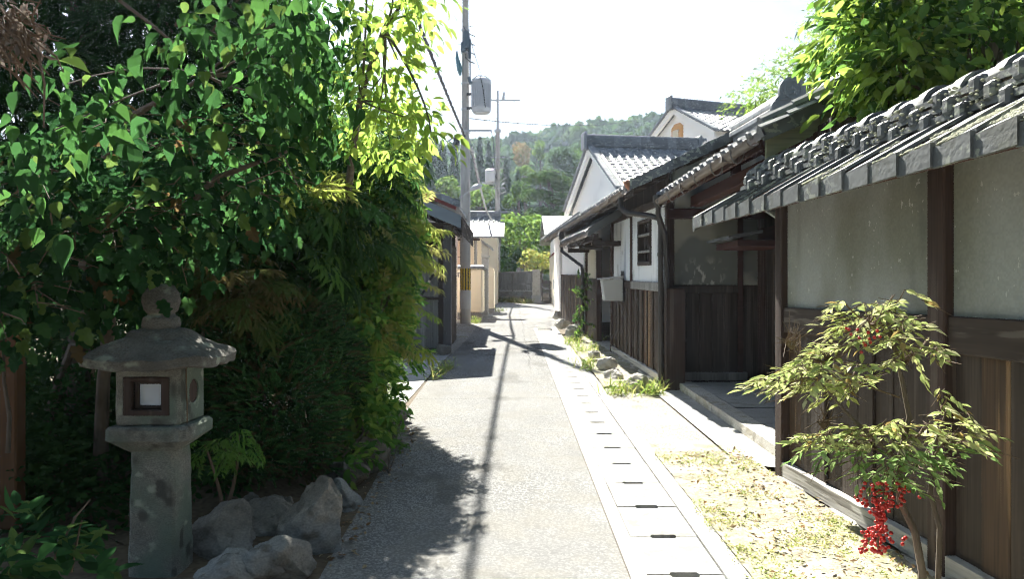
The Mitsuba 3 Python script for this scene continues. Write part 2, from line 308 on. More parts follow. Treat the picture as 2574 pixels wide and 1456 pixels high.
# the covered gutter: slabs of 0.6 m with hand holes between two kerb strips, over a dark channel
def channel():
    pr = [(.60, .0), (.66, .0), (.66, -.38), (1.2, -.38), (1.2, .0), (1.26, .0), (1.26, -.45), (.60, -.45)]
    v = [(x, y, float(g(y)) + z - .012) for y in (-4, 0, 22.3) for x, z in pr]; n = 8; f = []
    for r in range(2):
        for k in range(n): f.append((r * n + k, r * n + (k + 1) % n, r * n + n + (k + 1) % n, r * n + n + k))
    return np.array(v), np.array(f)
gut = struct('gutter', channel(), 'm_concrete', label='covered concrete drain along the right side of the lane')
def strip(x0, x1, y0, y1, h):
    z = np.array([g(y0), g(y1)])
    return hexa([(x, y, z[k] + d) for x in (x0, x1) for k, y in enumerate((y0, y1)) for d in (-.08, h)])
for k in range(13):
    y0 = -2 + k * 1.9
    put('kerb', strip(.618, .706, y0, y0 + 1.893, .014), 'm_concrete', gut)
    put('kerb', strip(1.114, 1.254, y0 + .4, y0 + 2.293, .022), 'm_concrete', gut)
def slab_mesh(seed):
    r0 = np.random.default_rng(seed); L, W, h, n = .594, .398, .07, .027
    p = Polygon([(-W / 2, 0), (-h - .008, 0), (-h, n), (h, n), (h + .008, 0), (W / 2, 0), (W / 2, L), (h + .008, L), (h, L - n), (-h, L - n), (-h - .008, L), (-W / 2, L)])
    return trimesh.creation.extrude_polygon(p, .06, engine='earcut')
slabs = [mikit.ply(slab_mesh(s), 'm_slab') for s in range(3)]
for k in range(35):
    y0 = 1.145 + (k - 1) * .6075
    m = frame((.91, y0 + .004, float(g(y0)) - .05), (1, 0, 0), (0, 1, .0215)); r = random.uniform(-.003, .003)
    m[:3, 3] += (r, 0, random.uniform(-.001, .001))
    put('slab', slabs[k % 3], None, gut, m=m)

# gate forecourt: lit strip, step stone and flagstones under the gate roof
struct('forecourt_strip', sheet(Polygon([(1.87, 6.55), (2.27, 6.3), (2.27, 10.75), (1.87, 10.6)]), .03, .6), 'm_concrete')
pav = struct('gate_paving', sheet(Polygon([(2.40, 5.6), (4.6, 5.6), (4.6, 10.8), (2.40, 10.8)]), .06, .8), 'm_soil')
ys = [6.0, 7.35, 8.9, 10.78]
for a, b in zip(ys[:-1], ys[1:]):
    put('step_stone', strip(2.235 + random.uniform(-.008, .008), 2.425, a + .004, b - .004, .125), 'm_granite', pav)
px = [2.435, 2.95, 3.5, 4.1, 4.6]
for i in range(4):
    y0 = 5.8 + .3 * (i % 2)
    while y0 < 10.7:
        y1 = min(y0 + random.uniform(.7, 1.15), 10.78)
        if 10.78 - y1 < .3: y1 = 10.78
        put('flagstone', strip(px[i] + .006, px[i + 1] - .006, y0 + .006, y1 - .006, .115 + random.uniform(-.006, .006)), 'm_concrete', pav)
        y0 = y1

# hills: two ridges
def hill(name, y0, y1, prof, seed, x0, x1, nx=70, ny=30):
    xs, ts = np.linspace(x0, x1, nx), np.linspace(0, 1, ny)
    X, Tt = np.meshgrid(xs, ts, indexing='ij'); Y = y0 + (y1 - y0) * Tt
    top = np.interp(xs, *zip(*prof))[:, None]
    Z = g(Y) - .6 + (top - 1) * np.sin(np.minimum(Tt * 1.25, 1) * math.pi / 2) ** 1.3
    Z += (3.5 * (meshkit.fbm(np.stack([X / 30, Y / 30, 0 * X], -1), 3, seed) - .5)) * np.minimum(Tt * 4, 1)
    Z[:, -1] = -.5
    i, j = np.meshgrid(np.arange(nx - 1), np.arange(ny - 1), indexing='ij')
    q = np.stack([i * ny + j, (i + 1) * ny + j, (i + 1) * ny + j + 1, i * ny + j + 1], -1).reshape(-1, 4)
    struct(name, (np.c_[X.ravel(), Y.ravel(), Z.ravel()], q), 'm_hill', smooth=True)
    return X, Y, Z
scene['m_hill'] = prin((.05, .07, .03), .95)
H1 = hill('hill', 120, 270, [(-300, 26), (-60, 28), (-15, 35), (15, 40), (44, 44), (90, 34), (300, 30)], 3, -300, 300)
H2 = hill('far_hill', 290, 520, [(-500, 52), (-90, 56), (-40, 64), (0, 75), (28, 81), (62, 70), (110, 58), (500, 52)], 5, -500, 500)
struct('garden_bed', sheet(Polygon([(-9, -6), (-1.5, -6), (-1.45, 4), (-1.2, 5.5), (-1.32, 9.1), (-9, 9.4)]), .004, .3,
       lambda v: .22 * np.clip((v[:, 1] - 4.6) / .8, 0, 1) * np.clip((-1.3 - v[:, 0]) / .5, 0, 1) + .05 * meshkit.fbm(v * 1.6, 3, 2)), 'm_soil', smooth=True)
# ================================================================ right side: garden wall, gate, long house, storehouses
def local(o, x, y):
    return frame(o, x, y)
def P(parent, M):
    """A placer of parts given in the local frame M."""
    def f(name, mesh, bsdf, smooth=False, **k):
        return put(name, tr(mesh, M), bsdf, parent, smooth, **k)
    return f

# ---- tiled garden wall: local x runs from the corner post towards the camera, y into the garden
WO = np.array([2.12, 6.2, 0.0]); WA = unit(np.array([.076, -1, 0])); WI = unit(np.array([1, .076, 0]))
MW = local(WO, WA, WI)
wall = thing('garden_wall', 'low tiled garden wall with stained grey plaster panels over dark boards beside the red berry bush', 'wall')
w = P(wall, MW)
def wg(s): return float(g(WO[1] + s * WA[1]))
S1 = 6.4
posts = [0.0, 2.02, 4.04, 6.06]
for i, s in enumerate(posts):
    hw = .06 if i == 0 else .075
    w('post', box(s - hw, s + hw, -.05, .09, wg(s) - (.02 if i == 0 else .05), 2.28, .008), 'm_post')
for a, b in zip(posts[:-1], posts[1:]):
    a0, b0 = a + (.062 if a == 0 else .077), b - .077
    w('plaster_panel', box(a0, b0, .0, .06, 1.44, 2.27, .004), 'm_plaster_near')
    w('belt_beam', box(a0, b0, -.03, .07, 1.27, 1.462, .006), 'm_beam')
    n = 9; bw = (b0 - a0) / n
    for k in range(n):
        d = random.uniform(-.006, .006)
        w('board', box(a0 + k * bw + .002, a0 + (k + 1) * bw - .002, .008 + d, .032 + d, wg(a) + .1, 1.268, .003), 'm_board' if random.random() < .88 else 'm_board_worn')
    for k in range(0, n + 1, 3):
        if 0 < k < n: w('batten', box(a0 + k * bw - .018, a0 + k * bw + .018, -.016, .004, wg(a) + .14, 1.268, .004), 'm_board')
    y0, y1 = -.045, .09
    z0, z1 = wg(a0) + .02, wg(b0) + .02
    w('sill', hexa([(s, y, z + d) for s, z in ((a0, z0), (b0, z1)) for y in (y0, y1) for d in (.0, .115)]), 'm_sill')
s = -.1
k = 0
while s < S1:
    L = random.uniform(.45, .85); z = wg(s + L / 2)
    m = rock((L / 2 * 1.05, .13, .1), 300 + k, 3, .18, .6); v = np.array(m.vertices)
    v = np.sign(v) * np.minimum(np.abs(v), np.array([L / 2 - .006, .115, .075])) + (s + L / 2, -.005, z - .05)
    w('foundation_stone', trimesh.Trimesh(v, m.faces, process=False), 'm_granite', smooth=40)
    s += L; k += 1
w('back_face', box(-.05, S1, .11, .14, 0, 2.2, .004), 'm_plaster_near')
w('wall_plate', box(-.62, S1, -.06, .06, 2.275, 2.36, .008), 'm_redbeam')
w('eave_purlin', box(-.66, S1, -.44, -.38, 2.15, 2.19, .006), 'm_redbeam')
for k in range(26):
    s = -.6 + k * .27
    w('rafter', hexa([(s + a, y, z + d) for a in (0, .045) for y, z in ((-.43, 2.16), (-.02, 2.38)) for d in (0, .035)]), 'm_redbeam')
for sgn in (-1, 1):
    w('soffit_board', hexa([(s, sgn * y, z + d) for s in (-.66, S1) for y, z in ((.44, 2.2), (.0, 2.43)) for d in (0, .012)]), 'm_redbeam')
# eave tiles with a hanging front, each lifted over its neighbour
def eave_tile(r0):
    W, t = .266, .02
    tip = r0.uniform(-.004, .004)
    up = lambda s: .004 + .026 * s / W
    slab = hexa([(s, y, z + up(s) + d) for s in (0, W + .018) for y, z in ((-.47, 2.205), (-.08, 2.425)) for d in (0, t)])
    f0, f1 = -.485 + tip, -.462 + tip
    apron = hexa([(s, y + (-.012 if s > 0 else 0), z + (up(s) if z > 2.15 else 0.006 * s / W)) for s in (0, W + .018) for y in (f0, f1) for z in (2.13, 2.212)])
    return cat([slab, apron])
tiles = [eave_tile(np.random.default_rng(s)) for s in range(4)]
tile_ply = [mikit.ply(t, 'm_tile_old') for t in tiles]
back = np.diag([1, -1, 1, 1.0])
back_ply = [mikit.ply(trimesh.Trimesh(t.vertices * (1, -1, 1), t.faces[:, ::-1], process=False), 'm_tile_old') for t in tiles]
for k in range(27):
    s = S1 - .266 * (k + 1)
    m = np.eye(4); m[:3, 3] = (s, 0, random.uniform(-.003, .003))
    put('eave_tile', tile_ply[k % 4], None, wall, m=MW @ m)
    put('eave_tile', back_ply[k % 4], None, wall, m=MW @ m)
endc = hexa([(s, y, z) for s in (-.83, -.775) for y, z in ((-.47, 2.11), (-.47, 2.235), (-.08, 2.45), (-.08, 2.35))])
w('verge_tile', endc, 'm_tile_old')
w('verge_tile', trimesh.Trimesh(endc.vertices * (1, -1, 1), endc.faces[:, ::-1]), 'm_tile_old')
# ridge: three courses of flat tiles with hooked collars, half-round tiles on top
R0 = -.58
w('ridge_core', box(R0 + .02, S1, -.09, .09, 2.32, 2.56, .004), 'm_soil')
for c in range(3):
    z0 = 2.442 + c * .054; hw = .135 - c * .014
    s = R0 + .03 * c - (.15 if c % 2 else 0)
    while s < S1:
        a, b = max(s, R0 + .03 * c), min(s + .3, S1)
        if b - a > .05:
            dz = random.uniform(-.003, .003)
            m1 = hexa([(x, y, z + dz + l) for x, l in ((a + .002, .0), (b - .002, .006)) for y, z in ((-hw, z0), (-hw, z0 + .034), (hw, z0), (hw, z0 + .034), (0, z0 + .056))])
            w('ridge_course_tile', m1, 'm_tile_old')
            j = random.uniform(-.006, .006)
            cl = cat([box(b - .072, b - .004, -hw - .03 + j, -hw + .03, z0 - .034, z0 + .056, .014), box(b - .068, b - .008, -hw - .004, hw + .004, z0 + .03, z0 + .066, .012),
                      box(b - .072, b - .004, hw - .03, hw + .03, z0 - .034, z0 + .056, .014)])
            w('ridge_collar', cl, 'm_tile_old')
        s += .3
def half_round(L, r, n=9, t=.018):
    th = np.linspace(-.12, math.pi + .12, n); pr = [(r * math.cos(x), r * math.sin(x)) for x in th] + [((r - t) * math.cos(x), (r - t) * math.sin(x)) for x in th[::-1]]
    m = trimesh.creation.extrude_polygon(Polygon(pr), L, engine='earcut')
    v = np.array(m.vertices)[:, [2, 0, 1]]; m = trimesh.Trimesh(v, m.faces, process=False); m.fix_normals(); return m
top_a, top_b = mikit.ply(half_round(.3, .083), 'm_tile_old', smooth=35), mikit.ply(half_round(.075, .103), 'm_tile_old', smooth=35)
for k in range(23):
    s = R0 + .12 + k * .305
    m = np.eye(4); m[:3, 3] = (s, 0, 2.572 + random.uniform(-.004, .004)); m[2, 0] = .02
    put('ridge_cap_tile', top_a, None, wall, m=MW @ m)
    m = m.copy(); m[0, 3] += .27; m[:3, :3] = m[:3, :3] @ np.array([[1, 0, .3], [0, 1, 0], [0, 0, 1]])
    put('ridge_cap_collar', top_b, None, wall, m=MW @ np.array([[1, .25, 0, m[0, 3]], [0, 1, 0, 0], [.02, 0, 1, m[2, 3]], [0, 0, 0, 1]]))
endr = trimesh.creation.icosphere(subdivisions=2); endr.apply_scale((.1, .12, .1)); endr.apply_translation((R0 + .1, 0, 2.54))
w('ridge_end_tile', endr, 'm_tile_old', smooth=40)
# lichen and moss cushions on the tiles
def crumbs(n, box_fn, r0, sz=(.006, .016)):
    ico = trimesh.creation.icosphere(subdivisions=0); out_v, out_f = [], []
    for k in range(n):
        p = box_fn(r0); s = r0.uniform(*sz)
        out_v.append(ico.vertices * s * (1, 1, .7) * r0.uniform(.7, 1.3, 3) + p); out_f.append(ico.faces + 12 * k)
    return trimesh.Trimesh(np.vstack(out_v), np.vstack(out_f), process=False)
scene['m_lichen'] = prin(proc(lambda p, n, uv: lerp_c((.2, .2, .13), (.38, .4, .32), noise(p.x * 40, p.y * 40, p.z * 40))), .95)
r0 = np.random.default_rng(5)
def lich(s0, s1, y0, y1):
    def fn(r):
        while True:
            s, y = r.uniform(s0, s1), r.uniform(y0, y1)
            if meshkit.fbm(np.array([s * 4, y * 6, 3.0]), 3, 4) > .5: break
        z = 2.222 + (y + .47) * .564 + .02 * ((s / .266) % 1) + .008
        return np.array([s, y, z])
    return fn
w('moss_cushion', crumbs(1500, lich(1.35, 3.4, -.48, -.2), r0), 'm_lichen', label='pale crusty moss along the near eave tiles', kind='stuff')
w('moss_cushion', crumbs(260, lambda r: np.array([r.uniform(.8, 2.9), -.14 + r.uniform(-.012, .03), 2.45 + .054 * r.integers(0, 3) + r.uniform(-.02, .03)]), r0, (.005, .013)), 'm_lichen', kind='stuff')

# ---- pantile roofs
def pantile(r0, w=.27, L=.25, t=.018):
    n = 9; x = np.linspace(0, w + .03, n); q = x / w * 2 * math.pi
    prof = .022 * np.cos(q * 1.0 + .3) + .012 * np.cos(2 * q + .5)
    v, f = [], []
    for y, dz in ((0, .02), (L + .03, -.004)):
        for lay in (t, 0):
            v += [(a, y, b + dz + lay) for a, b in zip(x, prof)]
    v = np.array(v)
    for k in range(n - 1):
        f += [(k, k + 1, 2 * n + k + 1), (k, 2 * n + k + 1, 2 * n + k), (n + k, k + 1, k), (n + k, n + k + 1, k + 1)]
    f += [(0, 2 * n, n), (n - 1, 2 * n - 1, 3 * n - 1)]
    return trimesh.Trimesh(v, f, process=False)
def eave_pantile():
    a = pantile(None); n = 9; x = np.linspace(0, .30, n); q = x / .27 * 2 * math.pi
    prof = .022 * np.cos(q + .3) + .012 * np.cos(2 * q + .5) + .02 + .018
    top = np.c_[x, 0 * x - .004, prof]; bot = np.c_[x, 0 * x - .004, np.minimum(prof - .035, .0) - .03]
    v = np.vstack([top, bot, top + (0, .02, 0), bot + (0, .02, 0)]); f = []
    for k in range(n - 1):
        f += [(k, n + k, n + k + 1), (k, n + k + 1, k + 1), (2 * n + k, 3 * n + k + 1, 3 * n + k), (2 * n + k, 2 * n + k + 1, 3 * n + k + 1), (n + k, 3 * n + k, 3 * n + k + 1), (n + k, 3 * n + k + 1, n + k + 1)]
    knob = lathe([(0, 0), (.036, 0), (.042, .008), (.036, .03), (0, .03)], 10); knob.apply_transform(frame((0, 0, 0), (1, 0, 0), (0, 0, 1))); knob.apply_translation((.028, -.004, .03))
    return cat([a, trimesh.Trimesh(v, f, process=False), knob])
PAN, EPAN = {}, {}
for mm in ('m_tile', 'm_tile_old'):
    PAN[mm], EPAN[mm] = mikit.ply(pantile(None), mm, smooth=30), mikit.ply(eave_pantile(), mm, smooth=30)
PAN_MESH, EPAN_MESH = pantile(None), eave_pantile()
def tile_roof(parent, o, along, up, n, rows, mat='m_tile', joined_from=99):
    """n tiles along the eave, rows up the slope; rows from joined_from on are one part."""
    along, up = unit(along), unit(up); rest = []
    for r in range(rows):
        for k in range(n):
            p = np.asarray(o) + along * k * .27 + up * r * .25 + rng.normal(0, .003, 3)
            m = frame(p, along, up)
            if r >= joined_from: rest.append(tr(PAN_MESH, m))
            else: put('roof_tile' if r else 'eave_tile', (PAN if r else EPAN)[mat], None, parent, m=m)
    if rest: put('upper_roof_tiles', cat(rest), mat, parent, smooth=False, kind='stuff')
def ridge_stack(parent, p0, p1, h=.28, w=.3, mat='m_tile', step=.6, ends=True):
    """Courses of ridge tiles topped by half-round tiles."""
    p0, p1 = np.asarray(p0, float), np.asarray(p1, float); d = p1 - p0; L = np.linalg.norm(d); M = frame(p0, d)
    nc = max(2, int(h / .07))
    for c in range(nc):
        hw = w / 2 * (1 - .12 * c); s = -(.3 if c % 2 else 0)
        while s < L:
            a, b = max(0, s), min(L, s + step)
            if b - a > .05: put('ridge_tile', tr(box(a + .003, b - .003, -hw, hw, c * h / nc + .004, (c + 1) * h / nc - .012, .008), M), mat, parent)
            s += step
    put('ridge_core', tr(box(.02, L - .02, -w * .3, w * .3, -.1, h, 0), M), mat, parent)
    hr = half_round(step - .01, w * .33); s = 0
    while s < L - .1:
        put('ridge_cap_tile', tr(hr, M @ frame((s, 0, h - .005), (1, 0, .01))), mat, parent); s += step
    if ends:
        for s in (-.05, L - .04):
            put('ridge_end_tile', tr(box(s, s + .1, -w * .62, w * .62, -.12, h + .16, .05), M), mat, parent)
def gutter_run(parent, p0, p1, r=.055, hooks=8, into=(1, 0, 0), hook_drop=.13):
    p0, p1 = np.asarray(p0, float), np.asarray(p1, float); d = p1 - p0; L = np.linalg.norm(d); M = frame(p0, d)
    th = np.linspace(math.pi, 2 * math.pi, 9)
    pr = [(r * math.cos(x), r * math.sin(x)) for x in th] + [((r - .008) * math.cos(x), (r - .008) * math.sin(x)) for x in th[::-1]]
    m = trimesh.creation.extrude_polygon(Polygon(pr), L, engine='earcut'); v = np.array(m.vertices)[:, [2, 0, 1]]
    m = trimesh.Trimesh(v, m.faces, process=False); m.fix_normals()
    k = put('rain_gutter', tr(m, M), 'm_gutter', parent, smooth=35)
    for i in range(int(L // 1.8)):
        put('joint', tr(box(1.6 + 1.8 * i, 1.66 + 1.8 * i, -r - .006, r + .006, -r - .006, -.01, .004), M), 'm_gutter', k)
    into = np.asarray(into, float)
    for i in range(hooks):
        q = p0 + d * ((i + .35) / hooks)
        c = [q + (0, 0, -.0) - into * (r + .004)]
        for a in np.linspace(0, math.pi, 9):
            c.append(q - into * math.cos(a) * .062 + np.array([0, 0, -math.sin(a) * hook_drop]))
        c.append(q + into * .10 + (0, 0, .02)); c.append(q + into * .32 + (0, 0, .1))
        put('gutter_hook', tube(c, .0062, 6), 'm_hook', k)
    return k

scene['m_hook'] = prin((.16, .15, .15), .5)
# ---- gate between the garden wall and the long house
gate = thing('gate', 'roofed gate with dark recessed board walls, brown gutter and crested ridge tile', 'gate')
gx0, gz0, pitch = 2.0, 2.86, .5
ya, yb = 10.62, 6.42
tile_roof(gate, (gx0 - .02, ya, gz0 - .02), (0, -1, 0), (1, 0, pitch), 16, 5, 'm_tile')
tile_roof(gate, (gx0 + 2.55, yb - .05, gz0 - .02), (0, 1, 0), (-1, 0, pitch), 16, 5, 'm_tile', 0)
put('roof_deck', hexa([(x, y, gz0 - .035 + (x - gx0) * pitch + d) for x in (gx0 + .03, gx0 + 1.27) for y in (yb + .05, ya) for d in (-.03, 0)]), 'm_redbeam', gate)
put('roof_deck', hexa([(x, y, gz0 - .035 + (gx0 + 2.54 - x) * pitch + d) for x in (gx0 + 1.27, gx0 + 2.5) for y in (yb + .05, ya) for d in (-.03, 0)]), 'm_redbeam', gate)
gutter_run(gate, (gx0 - .05, ya - .02, gz0 - .075), (gx0 - .05, yb + .02, gz0 - .045), .06, 6, (1, 0, 0), .12)
put('fascia', box(gx0 + .03, gx0 + .06, yb + .06, ya, gz0 - .12, gz0 - .03, .004), 'm_redbeam', gate)
for k in range(14):
    y = yb + .25 + k * .3
    put('rafter', hexa([(x, y + a, gz0 - .1 + (x - gx0) * pitch + d) for x in (gx0 + .06, gx0 + 1.27) for a in (0, .055) for d in (-.03, .032)]), 'm_redbeam', gate)
# gable end towards the camera: barge boards, verge tiles, boarded gable
for sx in (0, 1):
    X = lambda x: gx0 + x if sx == 0 else gx0 + 2.54 - x
    put('barge_board', hexa([(X(x), y, gz0 - .06 + x * pitch + d) for x in (.05, 1.27) for y in (yb - .02, yb + .03) for d in (-.17, .0)]), 'm_barge', gate)
    for k in range(5):
        a, b = k * .26, k * .26 + .29
        put('verge_tile', hexa([(X(x), y, gz0 + x * pitch + l + d) for x, l in ((a, .02), (b, .0)) for y in (yb - .1, yb + .12) for d in ((-.1 if y < yb else .0), .06)]), 'm_tile_old', gate)
        put('verge_roll', tube([(X(a), yb - .02, gz0 + .075 + a * pitch), (X(b), yb - .02, gz0 + .06 + b * pitch)], .06, 10), 'm_tile', gate, smooth=35)
scene['m_barge'] = prin(proc(lambda p, n, uv: lerp_c((.12, .13, .075), (.3, .3, .2), fbm(p.x * 4, p.z * 60, p.y * 4, 4))), .85, lambda p, n, uv: .003 * fbm(p.x * 6, p.z * 60, p.y * 4, 3))
put('gable_board', hexa([(gx0 + .25, y, gz0 - .02) for y in (yb + .3, yb + .33)] + [(gx0 + 2.3, y, gz0 - .02) for y in (yb + .3, yb + .33)] + [(gx0 + 1.27, y, gz0 + .55) for y in (yb + .3, yb + .33)]), 'm_board', gate)
ridge_stack(gate, (gx0 + 1.27, yb - .02, gz0 + .66), (gx0 + 1.27, ya, gz0 + .66), .16, .26, 'm_tile', .3, False)
# crested ridge-end tile with a round flower crest, on a short cross ridge
cr = np.array([3.02, 8.62, 3.60])
ridge_stack(gate, cr + (0, .06, -.05), (3.02, 10.6, 3.62), .16, .26, 'm_tile', .3, False)
def crest():
    base = LineString([(-.1, 0), (.1, 0)]).buffer(.1).union(Point(0, .15).buffer(.145)).union(Point(-.17, -.03).buffer(.06)).union(Point(.17, -.03).buffer(.06))
    m = trimesh.creation.extrude_polygon(base, .07, engine='earcut')
    ringm = trimesh.creation.extrude_polygon(Point(0, .15).buffer(.102).difference(Point(0, .15).buffer(.082)), .09, engine='earcut')
    pet = [trimesh.creation.icosphere(subdivisions=1) for _ in range(5)]
    for k, q in enumerate(pet):
        q.apply_scale((.026, .02, .012)); a = math.pi / 2 + k * 2 * math.pi / 5
        q.apply_transform(frame((.036 * math.cos(a), .15 + .036 * math.sin(a), .074), (math.cos(a), math.sin(a), 0)))
    return m, ringm, cat(pet)
MC = frame(cr, (1, 0, 0), (0, 0, 1))       # faces the camera
ck = put('crest_tile', tr(crest()[0], MC), 'm_tile', gate, label='rounded grey ridge-end tile with a crest')
put('ring', tr(crest()[1], MC), 'm_tile', ck); put('flower', tr(crest()[2], MC), 'm_tile', ck)
for sx in (-1, 1):
    put('scroll', tr(tube([(sx * (.1 + .09 * math.cos(t)), -.0 + .05 * math.sin(t), .075) for t in np.linspace(-2.6, 2, 9)], .012, 6), MC), 'm_tile', ck)
# recess: wall facing the camera
RY = 10.86
put('recess_plaster', box(2.2, 3.08, RY, RY + .08, 1.66, 2.55, .004), 'm_plaster_gate', gate)
put('recess_plaster', box(3.16, 3.36, RY + .02, RY + .08, 1.66, 2.6, .004), 'm_plaster_gate', gate)
put('tie_beam', box(2.1, 4.3, RY - .07, RY + .08, 2.56, 2.70, .008), 'm_redbeam', gate)
put('gable_plaster', box(2.2, 4.3, RY + .02, RY + .09, 2.70, 3.3, .004), 'm_plaster_gate', gate)
put('strut', box(2.98, 3.12, RY - .03, RY + .08, 2.70, 3.3, .006), 'm_redbeam', gate)
put('post', box(3.08, 3.15, RY - .03, RY + .08, .3, 2.56, .006), 'm_redbeam', gate)
put('belt_beam', box(2.2, 3.08, RY - .03, RY + .06, 1.55, 1.66, .006), 'm_board', gate)
for k in range(5):
    x = 2.205 + k * .175; d = random.uniform(-.008, .008)
    put('board', box(x + .002, x + .173, RY + d, RY + .03 + d, .47, 1.55, .003), 'm_board', gate)
put('board', box(3.152, 3.36, RY + .01, RY + .05, .3, 1.66, .003), 'm_board', gate)
put('sill', box(2.12, 3.2, RY - .06, RY + .08, .36, .47, .008), 'm_board_grey', gate)
put('ground_sill', box(2.1, 3.42, RY - .05, RY + .1, .25, .358, .008), 'm_beam', gate)
put('jamb', box(3.36, 3.5, RY - .12, RY + .06, .34, 2.56, .008), 'm_post', gate)
put('lintel', box(3.34, 3.5, 6.3, RY - .12, 2.2, 2.42, .008), 'm_redbeam', gate)
put('jamb', box(3.36, 3.5, 6.2, 6.34, .25, 2.56, .008), 'm_post', gate)
door = put('door', box(3.43, 3.47, 6.36, RY - .13, .36, 2.19, .004), 'm_board', gate)
for k in range(17):
    y = 6.38 + k * .254
    put('plank', box(3.405, 3.43, y, y + .248, .37, 2.18, .004), 'm_board', door)
put('over_panel', box(3.42, 3.47, 6.34, RY - .12, 2.42, 3.2, .004), 'm_board', gate)
put('side_wall', box(2.4, 4.4, 5.98, 6.05, 0, 2.9, .004), 'm_board', gate)
put('corner_post', box(2.42, 2.56, 6.15, 6.3, .2, 2.9, .006), 'm_post', gate)
put('purlin', box(2.42, 2.56, 6.3, RY - .07, 2.72, 2.86, .006), 'm_redbeam', gate)
# small pent eave inside the recess
for k in range(4):
    x = 2.6 + k * .1
    put('inner_eave_tile', hexa([(x + a, y, 2.2 + .02 * k + b + d) for a, b in ((0, .012), (.112, .02)) for y in (9.55, 10.6) for d in (0, .035)]), 'm_tile_old', gate)
put('inner_eave_board', box(2.72, 3.36, 9.6, 10.6, 2.12, 2.2, .006), 'm_redbeam', gate)

# ---- the long house beyond the gate: local x into the house, y along its front away from the camera; it climbs with the lane
HO = np.array([2.1, 10.8, 0.0]); HB = unit(np.array([-.0295, 1, 0])); HI = unit(np.array([1, .0295, 0]))
MH = np.eye(4); MH[:3, 0], MH[:3, 1], MH[:3, 3] = HI, HB, HO; MH[2, 1] = .0205
house = thing('long_house', 'long dark boarded house with pale plaster panels and tiled eaves along the lane', 'house')
h = P(house, MH)
e = 3.0                                      # height of the eave
h('corner_board', box(-.06, .2, -.22, .02, .1, 1.62, .008), 'm_post', label='wide corner board with a downpipe behind it')
h('post', box(.0, .11, .02, .14, .2, e, .008), 'm_post')
bays = [(.14, .68 + 2.0), (2.74, 4.7)]
for a, b in bays:
    h('base_sill', box(-.03, .1, a, b, .3, .40, .008), 'm_sill')
    n = int(round((b - a) / .2)); bw = (b - a) / n
    for k in range(n):
        d = random.uniform(-.008, .008)
        h('board', box(.012 + d, .036 + d, a + k * bw + .002, a + (k + 1) * bw - .002, .40, 1.56, .003), 'm_board_worn' if a < 1 and 3 < k < 9 else 'm_board')
        if k % 2 == 0: h('batten', box(-.012, .012, a + k * bw - .016, a + k * bw + .016, .40, 1.56, .004), 'm_board')
    h('rail', box(-.012, .08, a, b, 1.56, 1.69, .006), 'm_board_grey' if a < 1 else 'm_beam', label='pale weathered rail under the plaster' if a < 1 else None)
    h('top_rail', box(-.01, .08, a, b, 2.78, 2.9, .006), 'm_beam')
h('post', box(-.015, .1, 2.68, 2.74, .3, 2.9, .006), 'm_post')
h('post', box(-.03, .12, 4.7, 4.84, .2, 2.9, .006), 'm_post')
h('plaster_panel', box(.02, .08, 2.74, 4.7, 1.69, 2.78, .004), 'm_plaster_blue')
wy0, wy1, wz0, wz1 = 1.1, 2.12, 1.94, 2.66   # barred window in the first panel
for y0, y1, z0, z1 in ((wy0 - .02, wy0, wz0, wz1), (wy1, wy1 + .02, wz0, wz1), (wy0 - .02, wy1 + .02, wz0 - .02, wz0), (wy0 - .02, wy1 + .02, wz1, wz1 + .02)): h('window_reveal', box(.12, .34, y0, y1, z0, z1, 0), 'm_board')
h('plaster_panel', box(.02, .08, .14, wy0, 1.69, 2.78, .004), 'm_plaster_blue')
h('plaster_panel', box(.02, .08, wy1, 2.68, 1.69, 2.78, .004), 'm_plaster_blue')
h('plaster_panel', box(.021, .08, wy0, wy1, 1.69, wz0, .0), 'm_plaster_blue')
h('plaster_panel', box(.021, .08, wy0, wy1, wz1, 2.78, .0), 'm_plaster_blue')
wk = h('window', box(.34, .36, wy0, wy1, wz0, wz1, .002), 'm_board', label='small dark barred window in the bluish plaster')
for y0, y1, z0, z1 in ((wy0, wy0 + .05, wz0, wz1), (wy1 - .05, wy1, wz0, wz1), (wy0 + .05, wy1 - .05, wz0, wz0 + .06), (wy0 + .05, wy1 - .05, wz1 - .05, wz1)):
    put('frame', tr(box(-.005, .12, y0, y1, z0, z1, .005), MH), 'm_board', wk)
for z in (2.14, 2.4): put('rail', tr(box(.0, .04, wy0 + .05, wy1 - .05, z, z + .035, .004), MH), 'm_board_grey', wk)
for k in range(3): put('bar', tr(box(.045, .07, wy0 + .2 + k * .22, wy0 + .25 + k * .22, wz0 + .06, wz1 - .05, .004), MH), 'm_board_grey' if k == 0 else 'm_board', wk)
# doorway with its pent roof
h('door_wall', box(.5, .54, 4.84, 7.3, .2, 2.6, .003), 'm_board')
dk = h('door', box(.44, .48, 5.0, 6.1, .28, 2.3, .006), 'm_board')
for k in range(5): put('plank', tr(box(.42, .44, 5.0 + k * .22, 5.214 + k * .22, .3, 2.28, .004), MH), 'm_board_worn' if k == 2 else 'm_board', dk)
h('threshold', box(-.02, .5, 4.84, 7.1, .2, .30, .008), 'm_granite')
h('door_side_wall', box(.0, .5, 4.842, 4.88, .2, 2.6, .003), 'm_board')
h('post', box(-.02, .1, 6.86, 7.0, .2, 2.6, .006), 'm_post')
h('plaster_panel', box(.02, .1, 7.0, 8.75, 1.70, 2.5, .004), 'm_plaster_beige')
for k in range(9):
    h('board', box(.0, .03, 7.0 + k * .194, 7.19 + k * .194, .25, 1.70, .003), 'm_board')
h('post', box(-.03, .1, 8.75, 8.87, .2, 2.9, .006), 'm_post')
